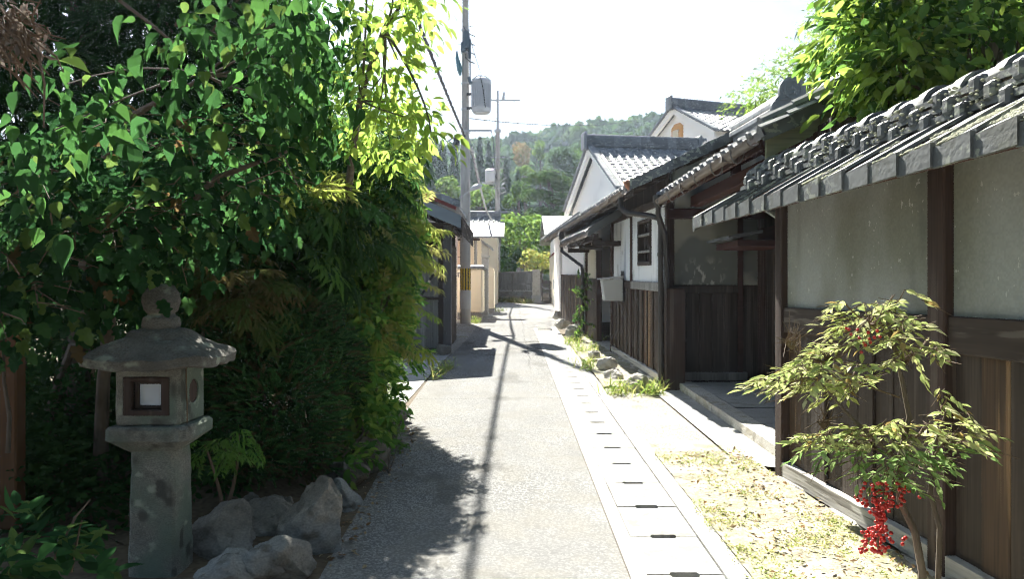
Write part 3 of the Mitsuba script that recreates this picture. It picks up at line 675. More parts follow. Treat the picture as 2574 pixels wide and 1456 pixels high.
# far section: white plaster over brown boards
h('plaster_panel', box(-.06, .06, 8.87, 14.6, 1.72, 2.95, .004), 'm_plaster_white')
for k in range(29):
    d = random.uniform(-.01, .01)
    h('board', box(-.1 + d, -.065 + d, 8.87 + k * .1975, 9.065 + k * .1975, .2, 1.78, .003), 'm_board_worn' if k % 5 in (1, 2) else 'm_board')
h('end_wall', box(-.06, 4.6, 14.6, 14.68, .2, 3.0, .003), 'm_plaster_white')
# foundation stones
s, k = .05, 0
while s < 9:
    L = random.uniform(.4, .9); m = rock((L / 2 * 1.05, .14, .15), 500 + k, 3, .2, .6); v = np.array(m.vertices)[:, [1, 0, 2]] * (1, -1, 1)
    v = np.sign(v) * np.minimum(np.abs(v), np.array([.13, L / 2 - .006, .13])) + (.03, s + L / 2, .17)
    h('foundation_stone', trimesh.Trimesh(v, m.faces, process=False), 'm_granite', smooth=40); s += L; k += 1
# main roof: eave row as parts, the hidden slope joined; verge at the near end
up = unit(np.array([1, .0295, .487]))
o = MH @ np.array([-.52, -.05, e - .02, 1]); al = unit(MH[:3, :3] @ (0, 1, 0)); 
eo = MH @ np.array([-.52, 15.6, e - .02, 1])
tile_roof(house, eo[:3], -al, up, 58, 20, 'm_tile', 1)
h('roof_deck', hexa([(x, y, e - .04 + (x + .5) * .487 + d) for x in (-.48, 4.4) for y in (-.02, 15.5) for d in (-.04, 0)]), 'm_board')
h('roof_deck', hexa([(x, y, e - .04 + 4.9 * .487 - (x - 4.4) * .487 + d) for x in (4.4, 9) for y in (-.02, 15.5) for d in (-.04, .06)]), 'm_tile')
h('fascia', box(-.47, -.44, 0, 15.5, e - .13, e - .05, .004), 'm_beam')
for k in range(38):
    y = .2 + k * .4
    h('rafter', hexa([(x, y + a, e - .1 + (x + .5) * .487 + d) for x in (-.44, .3) for a in (0, .06) for d in (-.03, .018)]), 'm_beam')
h('wall_top', box(.03, .07, .0, 14.6, 2.9, 3.3, .002), 'm_board')
h('gable_wall', hexa([(x, y, z) for y in (.03, .09) for x, z in ((.12, 2.5), (8.6, 2.5), (.12, 3.2), (8.6, 3.2), (4.4, 5.25))]), 'm_plaster_gate')
for k in range(19):                          # verge tiles climbing from the eave corner
    a, b = -.52 + k * .255, -.52 + (k + 1) * .255 + .035
    h('verge_tile', hexa([(x, y, e + .005 + (x + .52) * .487 + l + d) for x, l in ((a, .022), (b, .0)) for y in (-.13, .14) for d in ((-.085 if y < 0 else 0), .055)]), 'm_tile_old')
h('verge_end_tile', tube([(-.56, -.02, e + .0), (-.50, -.02, e + .04)], .07, 12), 'm_rust', smooth=40, label='reddish round tile at the eave corner')
scene['m_rust'] = prin((.3, .13, .07), .7)
gutter_run(house, (MH @ np.array([-.57, 15.4, e - .1, 1]))[:3], (MH @ np.array([-.57, .08, e - .055, 1]))[:3], .055, 13, (1, 0, 0), .11)
ridge_stack(house, (MH @ np.array([4.4, -.1, e + 2.36, 1]))[:3], (MH @ np.array([4.4, 15.5, e + 2.36, 1]))[:3], .3, .34, 'm_tile', .6)
# downpipes
def pipe(pts, r=.04): h('downpipe', tube([p for p in pts], r, 10), 'm_pipe', smooth=40)
pipe([(-.57, .35, e - .13), (-.57, .34, e - .26), (-.5, .25, e - .34), (-.22, .0, e - .40), (-.12, -.07, e - .44), (-.1, -.09, e - .56), (-.1, -.09, 1.5), (-.1, -.09, .3)])
pipe([(-.16, -.20, 2.74), (-.16, -.20, 2.6), (-.06, -.15, 2.35), (-.03, -.13, 2.1), (-.03, -.13, 1.3)], .036)
h('pipe_hopper', lathe([(.045, 0), (.075, .1), (.075, .16), (.0, .16)], 12, (-.16, -.20, 2.70)), 'm_pipe', smooth=40)
h('pipe_collar', lathe([(.05, 0), (.05, .05)], 12, (-.1, -.09, 2.05)), 'm_pipe', smooth=40)
pipe([(-.57, 9.35, e - .12), (-.57, 9.35, e - .42), (-.57, 9.32, e - .62), (-.22, 8.95, e - .92), (-.12, 8.83, e - 1.0), (-.1, 8.82, e - 1.12), (-.1, 8.82, .4)])
h('pipe_hopper', box(-.64, -.5, 9.28, 9.42, e - .34, e - .12, .02), 'm_pipe')
# pent roof
pz = 2.58
pe = MH @ np.array([-.62, 8.55, pz - .02, 1])
tile_roof(house, pe[:3], -al, unit(np.array([1, .0295, .62])), 18, 4, 'm_tile')
h('pent_deck', hexa([(x, y, pz - .04 + (x + .62) * .62 + d) for x in (-.58, .04) for y in (3.7, 8.5) for d in (-.035, 0)]), 'm_beam')
for k in range(5):
    x = -.62 + k * .15
    h('pent_verge_tile', hexa([(a, y, pz + .0 + (a + .62) * .62 + d) for a in (x, x + .17) for y in (3.58, 3.78) for d in ((-.1 if y < 3.7 else 0), .06)]), 'm_tile_old')
gutter_run(house, (MH @ np.array([-.66, 8.5, pz - .08, 1]))[:3], (MH @ np.array([-.66, 3.72, pz - .06, 1]))[:3], .05, 6, (1, 0, 0), .11)
h('pent_beam', box(-.5, -.4, 3.8, 8.5, pz - .16, pz - .03, .006), 'm_beam')
for y in (3.85, 6.1, 8.4): h('pent_bracket', box(-.5, .02, y, y + .09, pz - .26, pz - .16, .006), 'm_beam')
# small gable of the far cross wing
h('wing_roof', hexa([(x, y, z + d) for y in (14.9, 17.5) for x, z in ((-.55, 3.0), (.5, 3.75)) for d in (0, .07)]), 'm_tile')
h('wing_roof', hexa([(x, y, z + d) for y in (14.9, 17.5) for x, z in ((.5, 3.75), (1.5, 3.05)) for d in (0, .07)]), 'm_tile')
h('wing_wall', hexa([(x, y, z) for y in (15.2, 17.2) for x, z in ((-.1, .2), (1.2, .2), (-.1, 3.2), (1.2, 3.2), (.5, 3.7))]), 'm_plaster_white')

# letter box on the house front
lb = thing('letter_box', 'pale grey metal letter box hung on the dark boards of the long house', 'letter box')
q = P(lb, MH)
lx0, lx1, ly0, ly1 = -.42, -.04, 3.3, 3.62
q('body', hexa([(lx0 + .07, y, 1.33) for y in (ly0, ly1)] + [(lx1, y, 1.33) for y in (ly0, ly1)] + [(lx0 + .02, y, 1.70) for y in (ly0, ly1)] + [(lx1, y, 1.72) for y in (ly0, ly1)]), 'm_box')
q('lid', hexa([(lx0 - .03, y, z) for y in (ly0 - .02, ly1 + .02) for z in (1.705, 1.725)] + [(lx1 + .01, y, z) for y in (ly0 - .02, ly1 + .02) for z in (1.735, 1.775)]), 'm_box')
q('bracket', box(-.05, .0, 3.4, 3.46, 1.3, 1.86, .005), 'm_metal_dark')
scene['m_box'] = prin((.42, .43, .44), .5)

# ---- white plastered storehouses behind
def storehouse(name, label, apex, ang, half, length, pit, wall_h, window=False):
    t = thing(name, label, 'storehouse', None)
    d = np.array([math.cos(ang), math.sin(ang), 0]); n = np.array([math.sin(ang), -math.cos(ang), 0])   # ridge direction; slope towards the camera
    apex = np.asarray(apex, float)
    def W(a, b, z): return apex + d * a + n * b + (0, 0, z)
    e_ = -half * pit
    gable = hexa([W(a, b, z) for a in (.3, length - .3) for b, z in ((-half + .35, e_ + .12), (half - .35, e_ + .12), (-half + .35, e_ - wall_h), (half - .35, e_ - wall_h), (0, -.12))])
    put('wall', gable, 'm_plaster_white', t)
    nt, nr = int(length / .27), int(half * math.hypot(1, pit) / .25)
    for sg in (1, -1):
        # front slope: each tile its own; the far slope is never seen
        o = W(0 if sg > 0 else length, sg * half, e_ + .06)
        tile_roof(t, o, d * sg, unit(-n * sg + np.array([0, 0, pit])), nt, nr, 'm_tile', 99 if sg > 0 else 0)
        for a0 in (-.04, length - .18):
            for k in range(int(half / .3)):
                b0, b1 = k * .3, k * .3 + .32
                put('verge_tile', hexa([W(a0 + a, sg * b, -b * pit + z) for a in (0, .22) for b in (b0, b1) for z in (.04, .14)]), 'm_tile', t)
            put('barge_band', hexa([W(a0 + (.08 if a0 < 1 else .02) + a, sg * b, -b * pit + z) for a in (0, .1) for b in (0, half - .1) for z in (-.22, .035)]), 'm_plaster_white', t)
    ridge_stack(t, W(-.1, 0, .02), W(length + .1, 0, .02), .3, .36, 'm_tile', .6)
    return t, W
st1, W1 = storehouse('storehouse', 'white plastered storehouse with grey tiled roof rising behind the long house', (2.45, 26, 6.25), math.radians(9.5), 3.5, 3.75, .55, 3.0)
st2, W2 = storehouse('storehouse', 'farther white gable with an orange-lined window niche, its roof above the nearer storehouse', (6.4, 32, 8.9), math.radians(20), 3.0, 3.6, .5, 4.5)
def niche():
    put('window_surround', hexa([W2(a, b, z) for a in (.27, .31) for b in (-.42, .42) for z in (-1.75, -.75)] + [W2(a, b, -.6) for a in (.27, .31) for b in (-.2, .2)]), 'm_orange', st2)
    put('window_shutter', hexa([W2(a, b, z) for a in (.24, .268) for b in (-.3, .12) for z in (-1.7, -.85)]), 'm_plaster_beige', st2)
scene['m_orange'] = prin((.55, .3, .12), .8)
niche()
# ================================================================ left side: lantern, stones, shed, poles, walls and houses down the lane
# ---- stone lantern
lan = thing('stone_lantern', 'old mossy stone lantern with a paper-paned fire box at the left edge of the lane', 'stone lantern')
LC = np.array([-1.86, 4.22, 0.0]); rl = np.random.default_rng(8)
def loft(levels, n=48, power=8.0, wob=.004, seed=0, lift=0.0):
    """Stacked rounded squares: levels = (z, half width)."""
    th = np.arange(n) * 2 * math.pi / n + math.pi / n; sq = 1 / (np.abs(np.cos(th)) ** power + np.abs(np.sin(th)) ** power) ** (1 / power)
    V = []
    for z, r_ in levels:
        cl = (sq - 1) / .414
        V.append(np.c_[r_ * sq * np.cos(th), r_ * sq * np.sin(th), z + lift * np.clip(cl, 0, 1) ** 2 * (r_ / levels[0][1]) ** 3])
    V = np.array(V); k = len(levels); V = V.reshape(-1, 3)
    f = []
    for a in range(k - 1):
        for b in range(n):
            c, d = a * n + b, a * n + (b + 1) % n
            f += [(c, d, d + n), (c, d + n, c + n)]
    V = np.vstack([V, [[0, 0, levels[0][0]], [0, 0, levels[-1][0]]]])
    f += [(len(V) - 2, (b + 1) % n, b) for b in range(n)] + [(len(V) - 1, (k - 1) * n + b, (k - 1) * n + (b + 1) % n) for b in range(n)]
    m = trimesh.Trimesh(V, f, process=False); v, f = trimesh.remesh.subdivide_to_size(m.vertices, m.faces, .035)
    m = trimesh.Trimesh(v, f); v = np.array(m.vertices); d = wob * 2 * (meshkit.fbm(v * 9 + seed, 4, seed) - .5)
    m.vertices = v + m.vertex_normals * d[:, None]; return m
put('post', tr(loft([(-.25, .13), (.1, .126), (.4, .12), (.78, .116)], power=12, wob=.010, seed=3), frame(LC, (1, 0, 0))), 'm_stone', lan, smooth=40)
put('platform', tr(loft([(.765, .125), (.815, .19), (.83, .208), (.885, .208), (.9, .195)], power=14, wob=.008, seed=4), frame(LC, (1, 0, 0))), 'm_stone', lan, smooth=40)
b = box(-.165, .165, -.165, .165, .90, 1.205, .012)
hole = trimesh.creation.box((.24, .2, .2)); hole.apply_translation((-.005, -.13, 1.055))
import manifold3d as mf
def mani(m): return mf.Manifold(mf.Mesh(np.asarray(m.vertices, np.float32), np.asarray(m.faces, np.uint32)))
fb = mani(b) - mani(hole) - mani(tr(trimesh.creation.cylinder(.065, .06, sections=24), frame((.165, .02, 1.06), (0, 1, 0), (0, 0, 1))))
fb = fb.refine_to_length(.04).to_mesh(); v = np.array(fb.vert_properties[:, :3]); v += .008 * (np.stack([meshkit.fbm(v * 11 + k * 9, 3, k) for k in range(3)], -1) - .5)
put('fire_box', tr(trimesh.Trimesh(v, fb.tri_verts), frame(LC, (1, 0, 0))), 'm_stone', lan, smooth=40)
wf = None
for x0, x1, z0, z1 in ((-.122, -.082, .96, 1.15), (.072, .112, .96, 1.15), (-.122, .112, 1.128, 1.152), (-.122, .112, .955, .985)):
    mm = tr(box(x0, x1, -.17, -.13, z0, z1, .005), frame(LC, (1, 0, 0)))
    if wf is None: wf = put('window', tr(box(-.075, .065, -.105, -.1, .99, 1.12, .001), frame(LC, (1, 0, 0))), 'm_paper', lan, label='white paper pane in a dark wooden frame')
    put('frame', mm, 'm_post', wf)
for x0, x1, z0, z1 in ((-.085, -.062, .985, 1.13), (.052, .075, .985, 1.13), (-.085, .075, 1.112, 1.13), (-.085, .075, .983, 1.0)):
    put('inner_frame', tr(box(x0, x1, -.125, -.106, z0, z1, .003), frame(LC, (1, 0, 0))), 'm_board', wf)
put('moon_disc', tr(trimesh.creation.cylinder(.063, .02, sections=24), frame(LC + (.147, .02, 1.06), (0, 1, 0), (0, 0, 1))), 'm_post', lan)
cap = loft([(1.19, .17), (1.195, .285), (1.20, .312), (1.245, .318), (1.275, .28), (1.32, .21), (1.36, .15), (1.385, .125), (1.40, .08)], power=5, wob=.022, seed=9, lift=.0)
v = np.array(cap.vertices); rr = np.hypot(v[:, 0], v[:, 1]); corner = np.clip((np.minimum(np.abs(v[:, 0]), np.abs(v[:, 1])) - .1) / .2, 0, 1)
v[:, 2] += .03 * corner ** 1.5 + .012 * (meshkit.fbm(v * 14, 3, 6) - .5) * 2; v[:, 0] *= 1.03
put('cap_stone', tr(trimesh.Trimesh(v, cap.faces), frame(LC, (1, 0, 0))), 'm_cap', lan, smooth=40)
fin = lathe([(0, 1.38), (.09, 1.385), (.098, 1.41), (.092, 1.45), (.07, 1.462), (.065, 1.472), (.085, 1.49), (.096, 1.535), (.09, 1.58), (.06, 1.618), (.025, 1.632), (0, 1.636)], 28)
v, f = trimesh.remesh.subdivide_to_size(fin.vertices, fin.faces, .03); v = v + .012 * (meshkit.fbm(v * 16, 3, 2) - .5)[:, None]
put('finial', tr(trimesh.Trimesh(v, f), frame(LC, (1, 0, 0))), 'm_cap', lan, smooth=50)
put('dry_twig', tube([LC + p for p in ((.172, -.1, 1.24), (.176, -.105, 1.1), (.178, -.1, 1.0), (.182, -.108, .905))], .004, 5), 'm_twig', label='thin dry vine stem hanging down the side of the stone lantern', cat='twig')

# ---- stones along the garden bed
stones = [  # picture column, row, width, height, depth, what it looks like
    (545, 1380, 150, 180, 4.45, 'broad dark stone right beside the lantern post'),
    (662, 1330, 120, 105, 4.75, 'rounded dark stone between the lantern and the tall pointed stone'),
    (700, 1425, 130, 90, 4.1, 'low dark stone below the rounded one at the bottom of the picture'),
    (786, 1355, 150, 235, 4.6, 'tall pointed brown stone, the largest of those edging the lane'),
    (850, 1265, 115, 75, 5.35, 'flat pale slab leaning outward beside the tall pointed stone'),
    (868, 1205, 85, 105, 5.9, 'grey stone just beyond the leaning slab'),
    (918, 1165, 84, 145, 6.4, 'upright mottled stone beside the green weeds'),
    (958, 1095, 60, 80, 7.4, 'small stone in shade behind the weeds'),
    (560, 1445, 150, 70, 3.95, 'pale stone cut off by the lower picture edge'),
    (650, 1440, 100, 80, 4.0, 'small dark stone at the lower picture edge'),
    (620, 1285, 60, 60, 4.95, 'small round stone half hidden under the juniper'),
    (712, 1290, 45, 70, 4.9, 'narrow stone wedged left of the tall pointed stone'),
    (585, 1245, 70, 60, 5.3, 'dim stone under the juniper beside the lantern'),
    (1000, 1045, 50, 50, 8.4, 'far small stone at the end of the stone edging')]
for k, (u, v_, w_, h_, y, lab) in enumerate(stones):
    c = at(u, v_, y); sx, sz = w_ / 4000 * y * 1.3, h_ / 4000 * y * 1.25
    m = rock((sx, min(max(sx, .1), .24), sz), 40 + k * 3, 4, .45, .55)
    ang = rng.uniform(-.5, .5); M = np.eye(4)
    if k == 4: M = trimesh.transformations.rotation_matrix(.45, (0, 1, 0)) @ trimesh.transformations.rotation_matrix(-.3, (1, 0, 0))
    M = trimesh.transformations.translation_matrix(c + (0, .08, 0)) @ M @ trimesh.transformations.rotation_matrix(ang, (0, 0, 1))
    put('edging_stone', tr(m, M), 'm_rock', smooth=25, label=lab, cat='stone', group='stones edging the garden bed')
# stones at the foot of the long house
fst = [(1606, 970, 75, 62, 10.6, 'largest pale boulder at the foot of the corner board'), (1545, 945, 55, 40, 11.6, 'pale stone left of the largest boulder'),
       (1525, 915, 62, 40, 12.6, 'flat-topped grey stone among the weeds below the boarded bays'), (1497, 890, 40, 26, 14.0, 'small grey stone behind the flat-topped one'),
       (1445, 835, 52, 40, 18.2, 'cream boulder below the ivy'), (1415, 812, 44, 30, 20.5, 'small cream boulder farthest along the house front'), (1400, 790, 30, 22, 23.5, 'low stone at the far end of the white section')]
for k, (u, v_, w_, h_, y, lab) in enumerate(fst):
    c = at(u, v_, y); m = rock((w_ / 4000 * y * .92, .17, h_ / 4000 * y * 1.1), 91 + k * 5, 4, .35, .55)
    put('boulder', tr(m, trimesh.transformations.translation_matrix(c + (0, .1, -.02))), 'm_granite', smooth=25, label=lab, cat='stone', group='boulders at the foot of the long house')

# ---- shed with a metal-edged roof
shed = thing('shed', 'weathered plank shed with a blue grey roof edge beside the lane', 'shed')
def sb(name, m, mat, **k): return put(name, m, mat, shed, **k)
gy = float(g(15.4))
sb('corner_post', cat([box(-1.325, -1.172, 15.36, 15.5, .5, 2.86, .004)] + [box(-1.318 + k * .037, -1.302 + k * .037, 15.345, 15.365, .52, 2.84, .004) for k in range(4)]), 'm_corr', label='ribbed grey metal-clad corner post')
scene['m_corr'] = prin((.085, .085, .095), .5)
m = rock((.17, .17, .16), 77, 3, .25, .6); sb('footing', tr(m, trimesh.transformations.translation_matrix((-1.32, 15.35, gy + .08))), 'm_rock', smooth=30)
sb('frame_post', box(-1.43, -1.335, 15.45, 15.6, .4, 2.7, .006), 'm_post')
sb('frame_post', box(-2.62, -2.5, 15.45, 15.6, .3, 2.8, .006), 'm_post')
dk = sb('door', box(-2.5, -1.435, 15.56, 15.58, .44, 2.3, .002), 'm_board')
for k in range(9):
    x = -2.49 + k * .117
    put('plank', box(x, x + .113, 15.53 + random.uniform(-.003, .003), 15.56, .45, 2.29, .003), 'm_board_grey', dk)
put('cross_bar', box(-2.5, -1.34, 15.49, 15.53, 1.40, 1.455, .005), 'm_beam', dk)
bk = put('brace_bar', tube([at(1108, 655, 15.46), at(1060, 742, 15.46)], .022, 8), 'm_bar', dk, label='diagonal bar with black and pale bands')
scene['m_bar'] = prin((.03, .03, .03), .6); scene['m_bar_pale'] = prin((.65, .58, .48), .6)
pa, pb = at(1108, 655, 15.46), at(1060, 742, 15.46)
for t0, t1 in ((.22, .38), (.58, .76)): put('band', tube([pa + (pb - pa) * t0, pa + (pb - pa) * t1], .0245, 8), 'm_bar_pale', bk)
sb('head_beam', box(-2.6, -1.34, 15.45, 15.58, 2.3, 2.42, .006), 'm_beam')
sb('tie_beam', box(-4.6, -1.18, 15.38, 15.5, 2.74, 2.88, .006), 'm_beam')
sb('sill', box(-2.6, -1.3, 15.42, 15.62, gy + .02, gy + .09, .008), 'm_board_grey')
sb('back_wall', box(-4.7, -1.35, 18.9, 18.95, .2, 3.2, 0), 'm_board'); sb('left_wall', box(-4.7, -4.65, 15.5, 18.9, .2, 3.2, 0), 'm_board')
sb('front_wall', box(-4.65, -2.62, 15.52, 15.56, .2, 2.8, 0), 'm_board_grey')
for k in range(12): sb('side_board', box(-1.345, -1.32, 15.62 + k * .275, 15.62 + k * .275 + .27, .35, 2.6, .003), 'm_board')
def sl(x): return 2.955 - (x + .965) * .42
sb('roof', hexa([(x, y, sl(x) + d) for x in (-3.1, -.95) for y in (15.0, 19.2) for d in (-.02, .03)]), 'm_bluegrey')
sb('roof', hexa([(x, y, sl(-3.1) + (x + 3.1) * .42 + d) for x in (-5.2, -3.1) for y in (15.0, 19.2) for d in (-.02, .031)]), 'm_bluegrey')
sb('verge_board', hexa([(x, y, sl(x) + d) for x in (-3.1, -.965) for y in (14.97, 15.0) for d in (-.2, .045)]), 'm_bluegrey', label='blue grey metal verge board')
sb('eave_board', hexa([(-.965, y, z) for y in (15.0, 19.2) for z in (2.70, 2.97)] + [(-.935, y, z) for y in (15.0, 19.2) for z in (2.62, 2.97)]), 'm_beam')
for k in range(6): sb('rafter', beam((-3.1, 15.3 + k * .7, sl(-3.1) - .07), (-.98, 15.3 + k * .7, sl(-.98) - .07), .06, .08, .004), 'm_beam')
sb('purlin', beam((-1.25, 15.02, 2.9), (-1.25, 19.1, 2.9), .1, .1), 'm_beam')

# ---- utility poles
pole = thing('utility_pole', 'tall concrete utility pole with a yellow and black striped band beside the shed', 'utility pole')
PX, PY = -1.44, 24.6; pz = float(g(PY))
def ring_at(x, y, z, r, hgt, n=20): return lathe([(0, 0), (r, 0), (r, hgt), (0, hgt)], n, (x, y, z))
put('shaft', lathe([(0, pz - .3), (.163, pz - .3), (.146, 6.2), (.143, 6.26), (.122, 6.27), (.094, 10.6), (.088, 12.2), (0, 12.2)], 24, (PX, PY, 0)), 'm_pole', pole, smooth=40)
scene['m_yellow'] = prin((.62, .42, .03), .5); scene['m_black'] = prin((.018, .018, .018), .5)
bd = put('warning_band', ring_at(PX, PY, 1.58, .162, .67, 36), 'm_yellow', pole, smooth=30, label='yellow band with upright black stripes')
def stripes(x, y, z, r, hh, n, parent):
    for k in range(n):
        a = k * 2 * math.pi / n + .1
        put('stripe', hexa([(x + rr * math.cos(a + d), y + rr * math.sin(a + d), zz) for rr in (r - .01, r + .004) for d in (-.13, 0, .13) for zz in (z, z + hh)]), 'm_black', parent)
stripes(PX, PY, 1.582, .162, .666, 12, bd)
put('protective_sleeve', ring_at(PX, PY, 1.0, .172, .575, 28), 'm_metal', pole, smooth=30)
for z in (3.62, 3.0, 6.1, 6.45, 7.15, 7.95, 8.9, 9.6): put('clamp', ring_at(PX, PY, z, .155 if z < 6.2 else .135, .05), 'm_metal', pole)
for k in range(14):
    z = 2.6 + k * .55; sx = 1 if k % 2 else -1
    if abs(z - 7.6) > .7: put('step_bolt', tube([(PX + sx * .1, PY, z), (PX + sx * .24, PY, z)], .009, 5), 'm_metal_dark', pole)
put('arm', beam((PX - .05, PY - .1, 6.5), (PX + .82, PY - .1, 6.5), .05, .05), 'm_metal', pole)
put('arm_stay', tube([(PX + .8, PY - .1, 6.5), (PX + .86, PY - .1, 6.2), (PX + .9, PY - .1, 5.6)], .014, 6), 'm_metal_dark', pole)
put('switch_box', box(PX - .36, PX - .17, PY - .2, PY, 6.03, 6.3, .02), 'm_black', pole)
put('name_plate', hexa([(PX - .55, PY - .22, 6.1), (PX - .55, PY - .2, 6.1), (PX - .30, PY - .22, 6.28), (PX - .30, PY - .2, 6.28), (PX - .55, PY - .22, 6.16), (PX - .30, PY - .22, 6.34), (PX - .55, PY - .2, 6.16), (PX - .30, PY - .2, 6.34)]), 'm_box', pole)
cu = put('cutout_switch', cat([box(PX - .13, PX + .02, PY - .24, PY - .1, 8.9, 9.2, .02), box(PX - .06, PX + .12, PY - .26, PY - .12, 9.0, 9.55, .03), box(PX + .1, PX + .18, PY - .2, PY - .1, 8.7, 9.3, .02)]), 'm_dkblue', pole)
scene['m_dkblue'] = prin((.06, .09, .12), .4); scene['m_teal'] = prin((.04, .13, .16), .4)
put('insulator', tube([(PX - .16, PY - .1, 8.2), (PX - .17, PY - .1, 8.4), (PX - .25, PY - .1, 8.75), (PX - .26, PY - .1, 8.95)], [.03, .09, .05, .02], 8), 'm_teal', pole)
for k in range(4):
    z = 9.7 - k * .28
    put('lead', tube([(PX - .05 + .02 * k, PY - .13, z), (PX + .03, PY - .2, z - .16), (PX + .16, PY - .18, z - .26), (PX + .3, PY - .12, z - .3)], .016, 6), 'm_cable', cu)
put('lead_bundle', tube([(PX + .12, PY - .14, 9.4), (PX + .15, PY - .14, 8.7), (PX + .16, PY - .14, 7.9)], .03, 6), 'm_metal', pole)
lamp = thing('street_lamp', 'small white street lamp on a short arm low on the near utility pole', 'street lamp')
put('arm', tube([(PX - .1, PY - .1, 4.45), (PX + .1, PY - .22, 4.6), (PX + .28, PY - .2, 4.68)], .018, 6), 'm_metal', lamp)
lh = trimesh.creation.icosphere(subdivisions=2); lh.apply_scale((.2, .11, .085)); put('shade', tr(lh, frame((PX + .34, PY - .2, 4.74), (1, 0, .35))), 'm_box', lamp, smooth=40)
trf = thing('pole_transformer', 'pale grey ribbed transformer can hung on the near utility pole', 'transformer')
TX, TY, TZ = -.945, 24.5, 7.06
put('can', lathe([(0, 0), (.27, 0), (.29, .03), (.30, .1), (.30, .88), (.315, .9), (.315, .93), (.27, 1.0), (.12, 1.05), (0, 1.06)], 28, (TX, TY, TZ)), 'm_can', trf, smooth=35)
scene['m_can'] = prin((.5, .51, .54), .45)
for k in range(11):
    a = -math.pi / 2 + (k - 5) * .21
    put('fin', tr(box(.29, .345, -.012, .012, .12, .84, .004), frame((TX, TY, TZ), (math.cos(a), math.sin(a), 0))), 'm_can', trf)
put('base_ring', ring_at(TX, TY, TZ - .03, .25, .04), 'm_metal', trf)
for z in (TZ + .12, TZ + .55): put('bracket', beam((PX + .05, TY - .05, z), (TX - .2, TY - .05, z), .07, .07), 'm_metal_dark', trf)
put('bushing', tube([(TX - .32, TY - .15, TZ + .85), (TX - .38, TY - .15, TZ + 1.05)], [.06, .045], 8), 'm_dkblue', trf)
put('lead', tube([(TX - .02, TY - .36, TZ + 1.03), (TX + .06, TY - .38, TZ + .7), (TX + .1, TY - .36, TZ + .35), (TX + .14, TY - .35, TZ + .08)], .014, 6), 'm_cable', trf)
put('lid_strap', tube([(TX - .28, TY - .1, TZ + .98), (TX - .1, TY - .2, TZ + 1.08), (TX + .12, TY - .2, TZ + 1.07), (TX + .28, TY - .1, TZ + .96)], .014, 6), 'm_metal_dark', trf)

pole2 = thing('utility_pole', 'slimmer utility pole far down the lane with a band near an orange sign', 'utility pole')
QX, QY = -.79, 44.0; qz = float(g(QY))
put('shaft', lathe([(0, qz - .3), (.15, qz - .3), (.115, 10.4), (.0, 10.4)], 16, (QX, QY, 0)), 'm_pole', pole2, smooth=40)
put('top_mast', lathe([(0, 10.4), (.07, 10.4), (.055, 12.6), (0, 12.6)], 12, (QX, QY, 0)), 'm_metal', pole2, smooth=40)
put('cap', ring_at(QX, QY, 10.3, .2, .16), 'm_metal', pole2)
b2 = put('warning_band', ring_at(QX, QY, 1.62, .152, .62, 24), 'm_yellow', pole2, smooth=30); stripes(QX, QY, 1.622, .152, .616, 10, b2)
put('cross_arm', beam((QX - .4, QY - .1, 12.05), (QX + 1.25, QY - .1, 12.05), .07, .07), 'm_metal', pole2)
put('insulator', tube([(QX + .3, QY - .1, 12.1), (QX + .36, QY - .1, 12.5)], [.08, .05], 8), 'm_metal', pole2)
for z in (4.8, 5.5, 7.2, 8.3, 8.9): put('cross_arm', beam((QX - .35, QY - .13, z), (QX + .4, QY - .13, z), .05, .05), 'm_metal', pole2)
for k in range(26):
    a = rng.uniform(-.32, .42); z = rng.uniform(7.0, 9.1)
    put('lead', tube([(QX + a, QY - .2, z), (QX + a + rng.uniform(-.2, .2), QY - .3, z - rng.uniform(.1, .4)), (QX + a * .4, QY - .2, z - rng.uniform(.3, .7))], .012, 5), 'm_cable' if k % 3 else 'm_metal', pole2)
tr2 = thing('pole_transformer', 'small pale transformer can on the farther utility pole', 'transformer')
put('can', lathe([(0, 0), (.29, 0), (.3, .05), (.3, .6), (.31, .62), (.2, .7), (0, .72)], 18, (QX - .4, QY - .1, 7.55)), 'm_can', tr2, smooth=35)
put('bracket', beam((QX - .85, QY - .1, 7.48), (QX, QY - .1, 7.48), .1, .1), 'm_metal', tr2)

# ---- cables
def cable(pts, r, mat, lab): put('overhead_cable', tube(pts, r, 6), mat, label=lab, cat='cable', group='overhead cables')
c0, c1 = np.array([PX - .02, PY - .16, 6.32]), np.array([-1.97, -6.0, 7.1])
main = arc(c0, c1, .35, 40)
cable(main, .03, 'm_cable', 'thick dark cable rising from the near utility pole towards the upper left')
tw_ = np.linspace(0, 1, 260); pts = np.array([np.interp(tw_, np.linspace(0, 1, 40), main[:, i]) for i in range(3)]).T
pts[:, 0] += .035 * np.cos(tw_ * 330); pts[:, 2] += .035 * np.sin(tw_ * 330)
cable(pts, .012, 'm_cable', 'thin wire wound around the thick dark cable above the lane')
d1 = np.array([at(1184, 372, 24.6), at(1192, 400, 26.2), at(1200, 440, 28.4), at(1212, 490, 31), at(1222, 528, 34.5), at(1234, 550, 39), at(1249, 563, 43.8)])
cable(d1, .035, 'm_box', 'pale cable sagging between the two utility poles')
pts = np.array([np.interp(np.linspace(0, 6, 160), range(7), d1[:, i]) for i in range(3)]).T; q_ = np.linspace(0, 120, 160)
pts[:, 0] += .05 * np.cos(q_); pts[:, 2] += .05 * np.sin(q_)
cable(pts[:70], .012, 'm_cable', 'dark wire coiled around the upper part of the pale sagging cable')
cable(arc((PX + .1, PY, 6.9), (14, 60, 16.0), .9, 30), .014, 'm_cable', 'thin wire running right in front of the hill top')
cable(arc((QX + .3, QY, 9.0), (13, 62, 9.6), .6, 30), .016, 'm_cable', 'thin wire crossing the hillside trees at right')
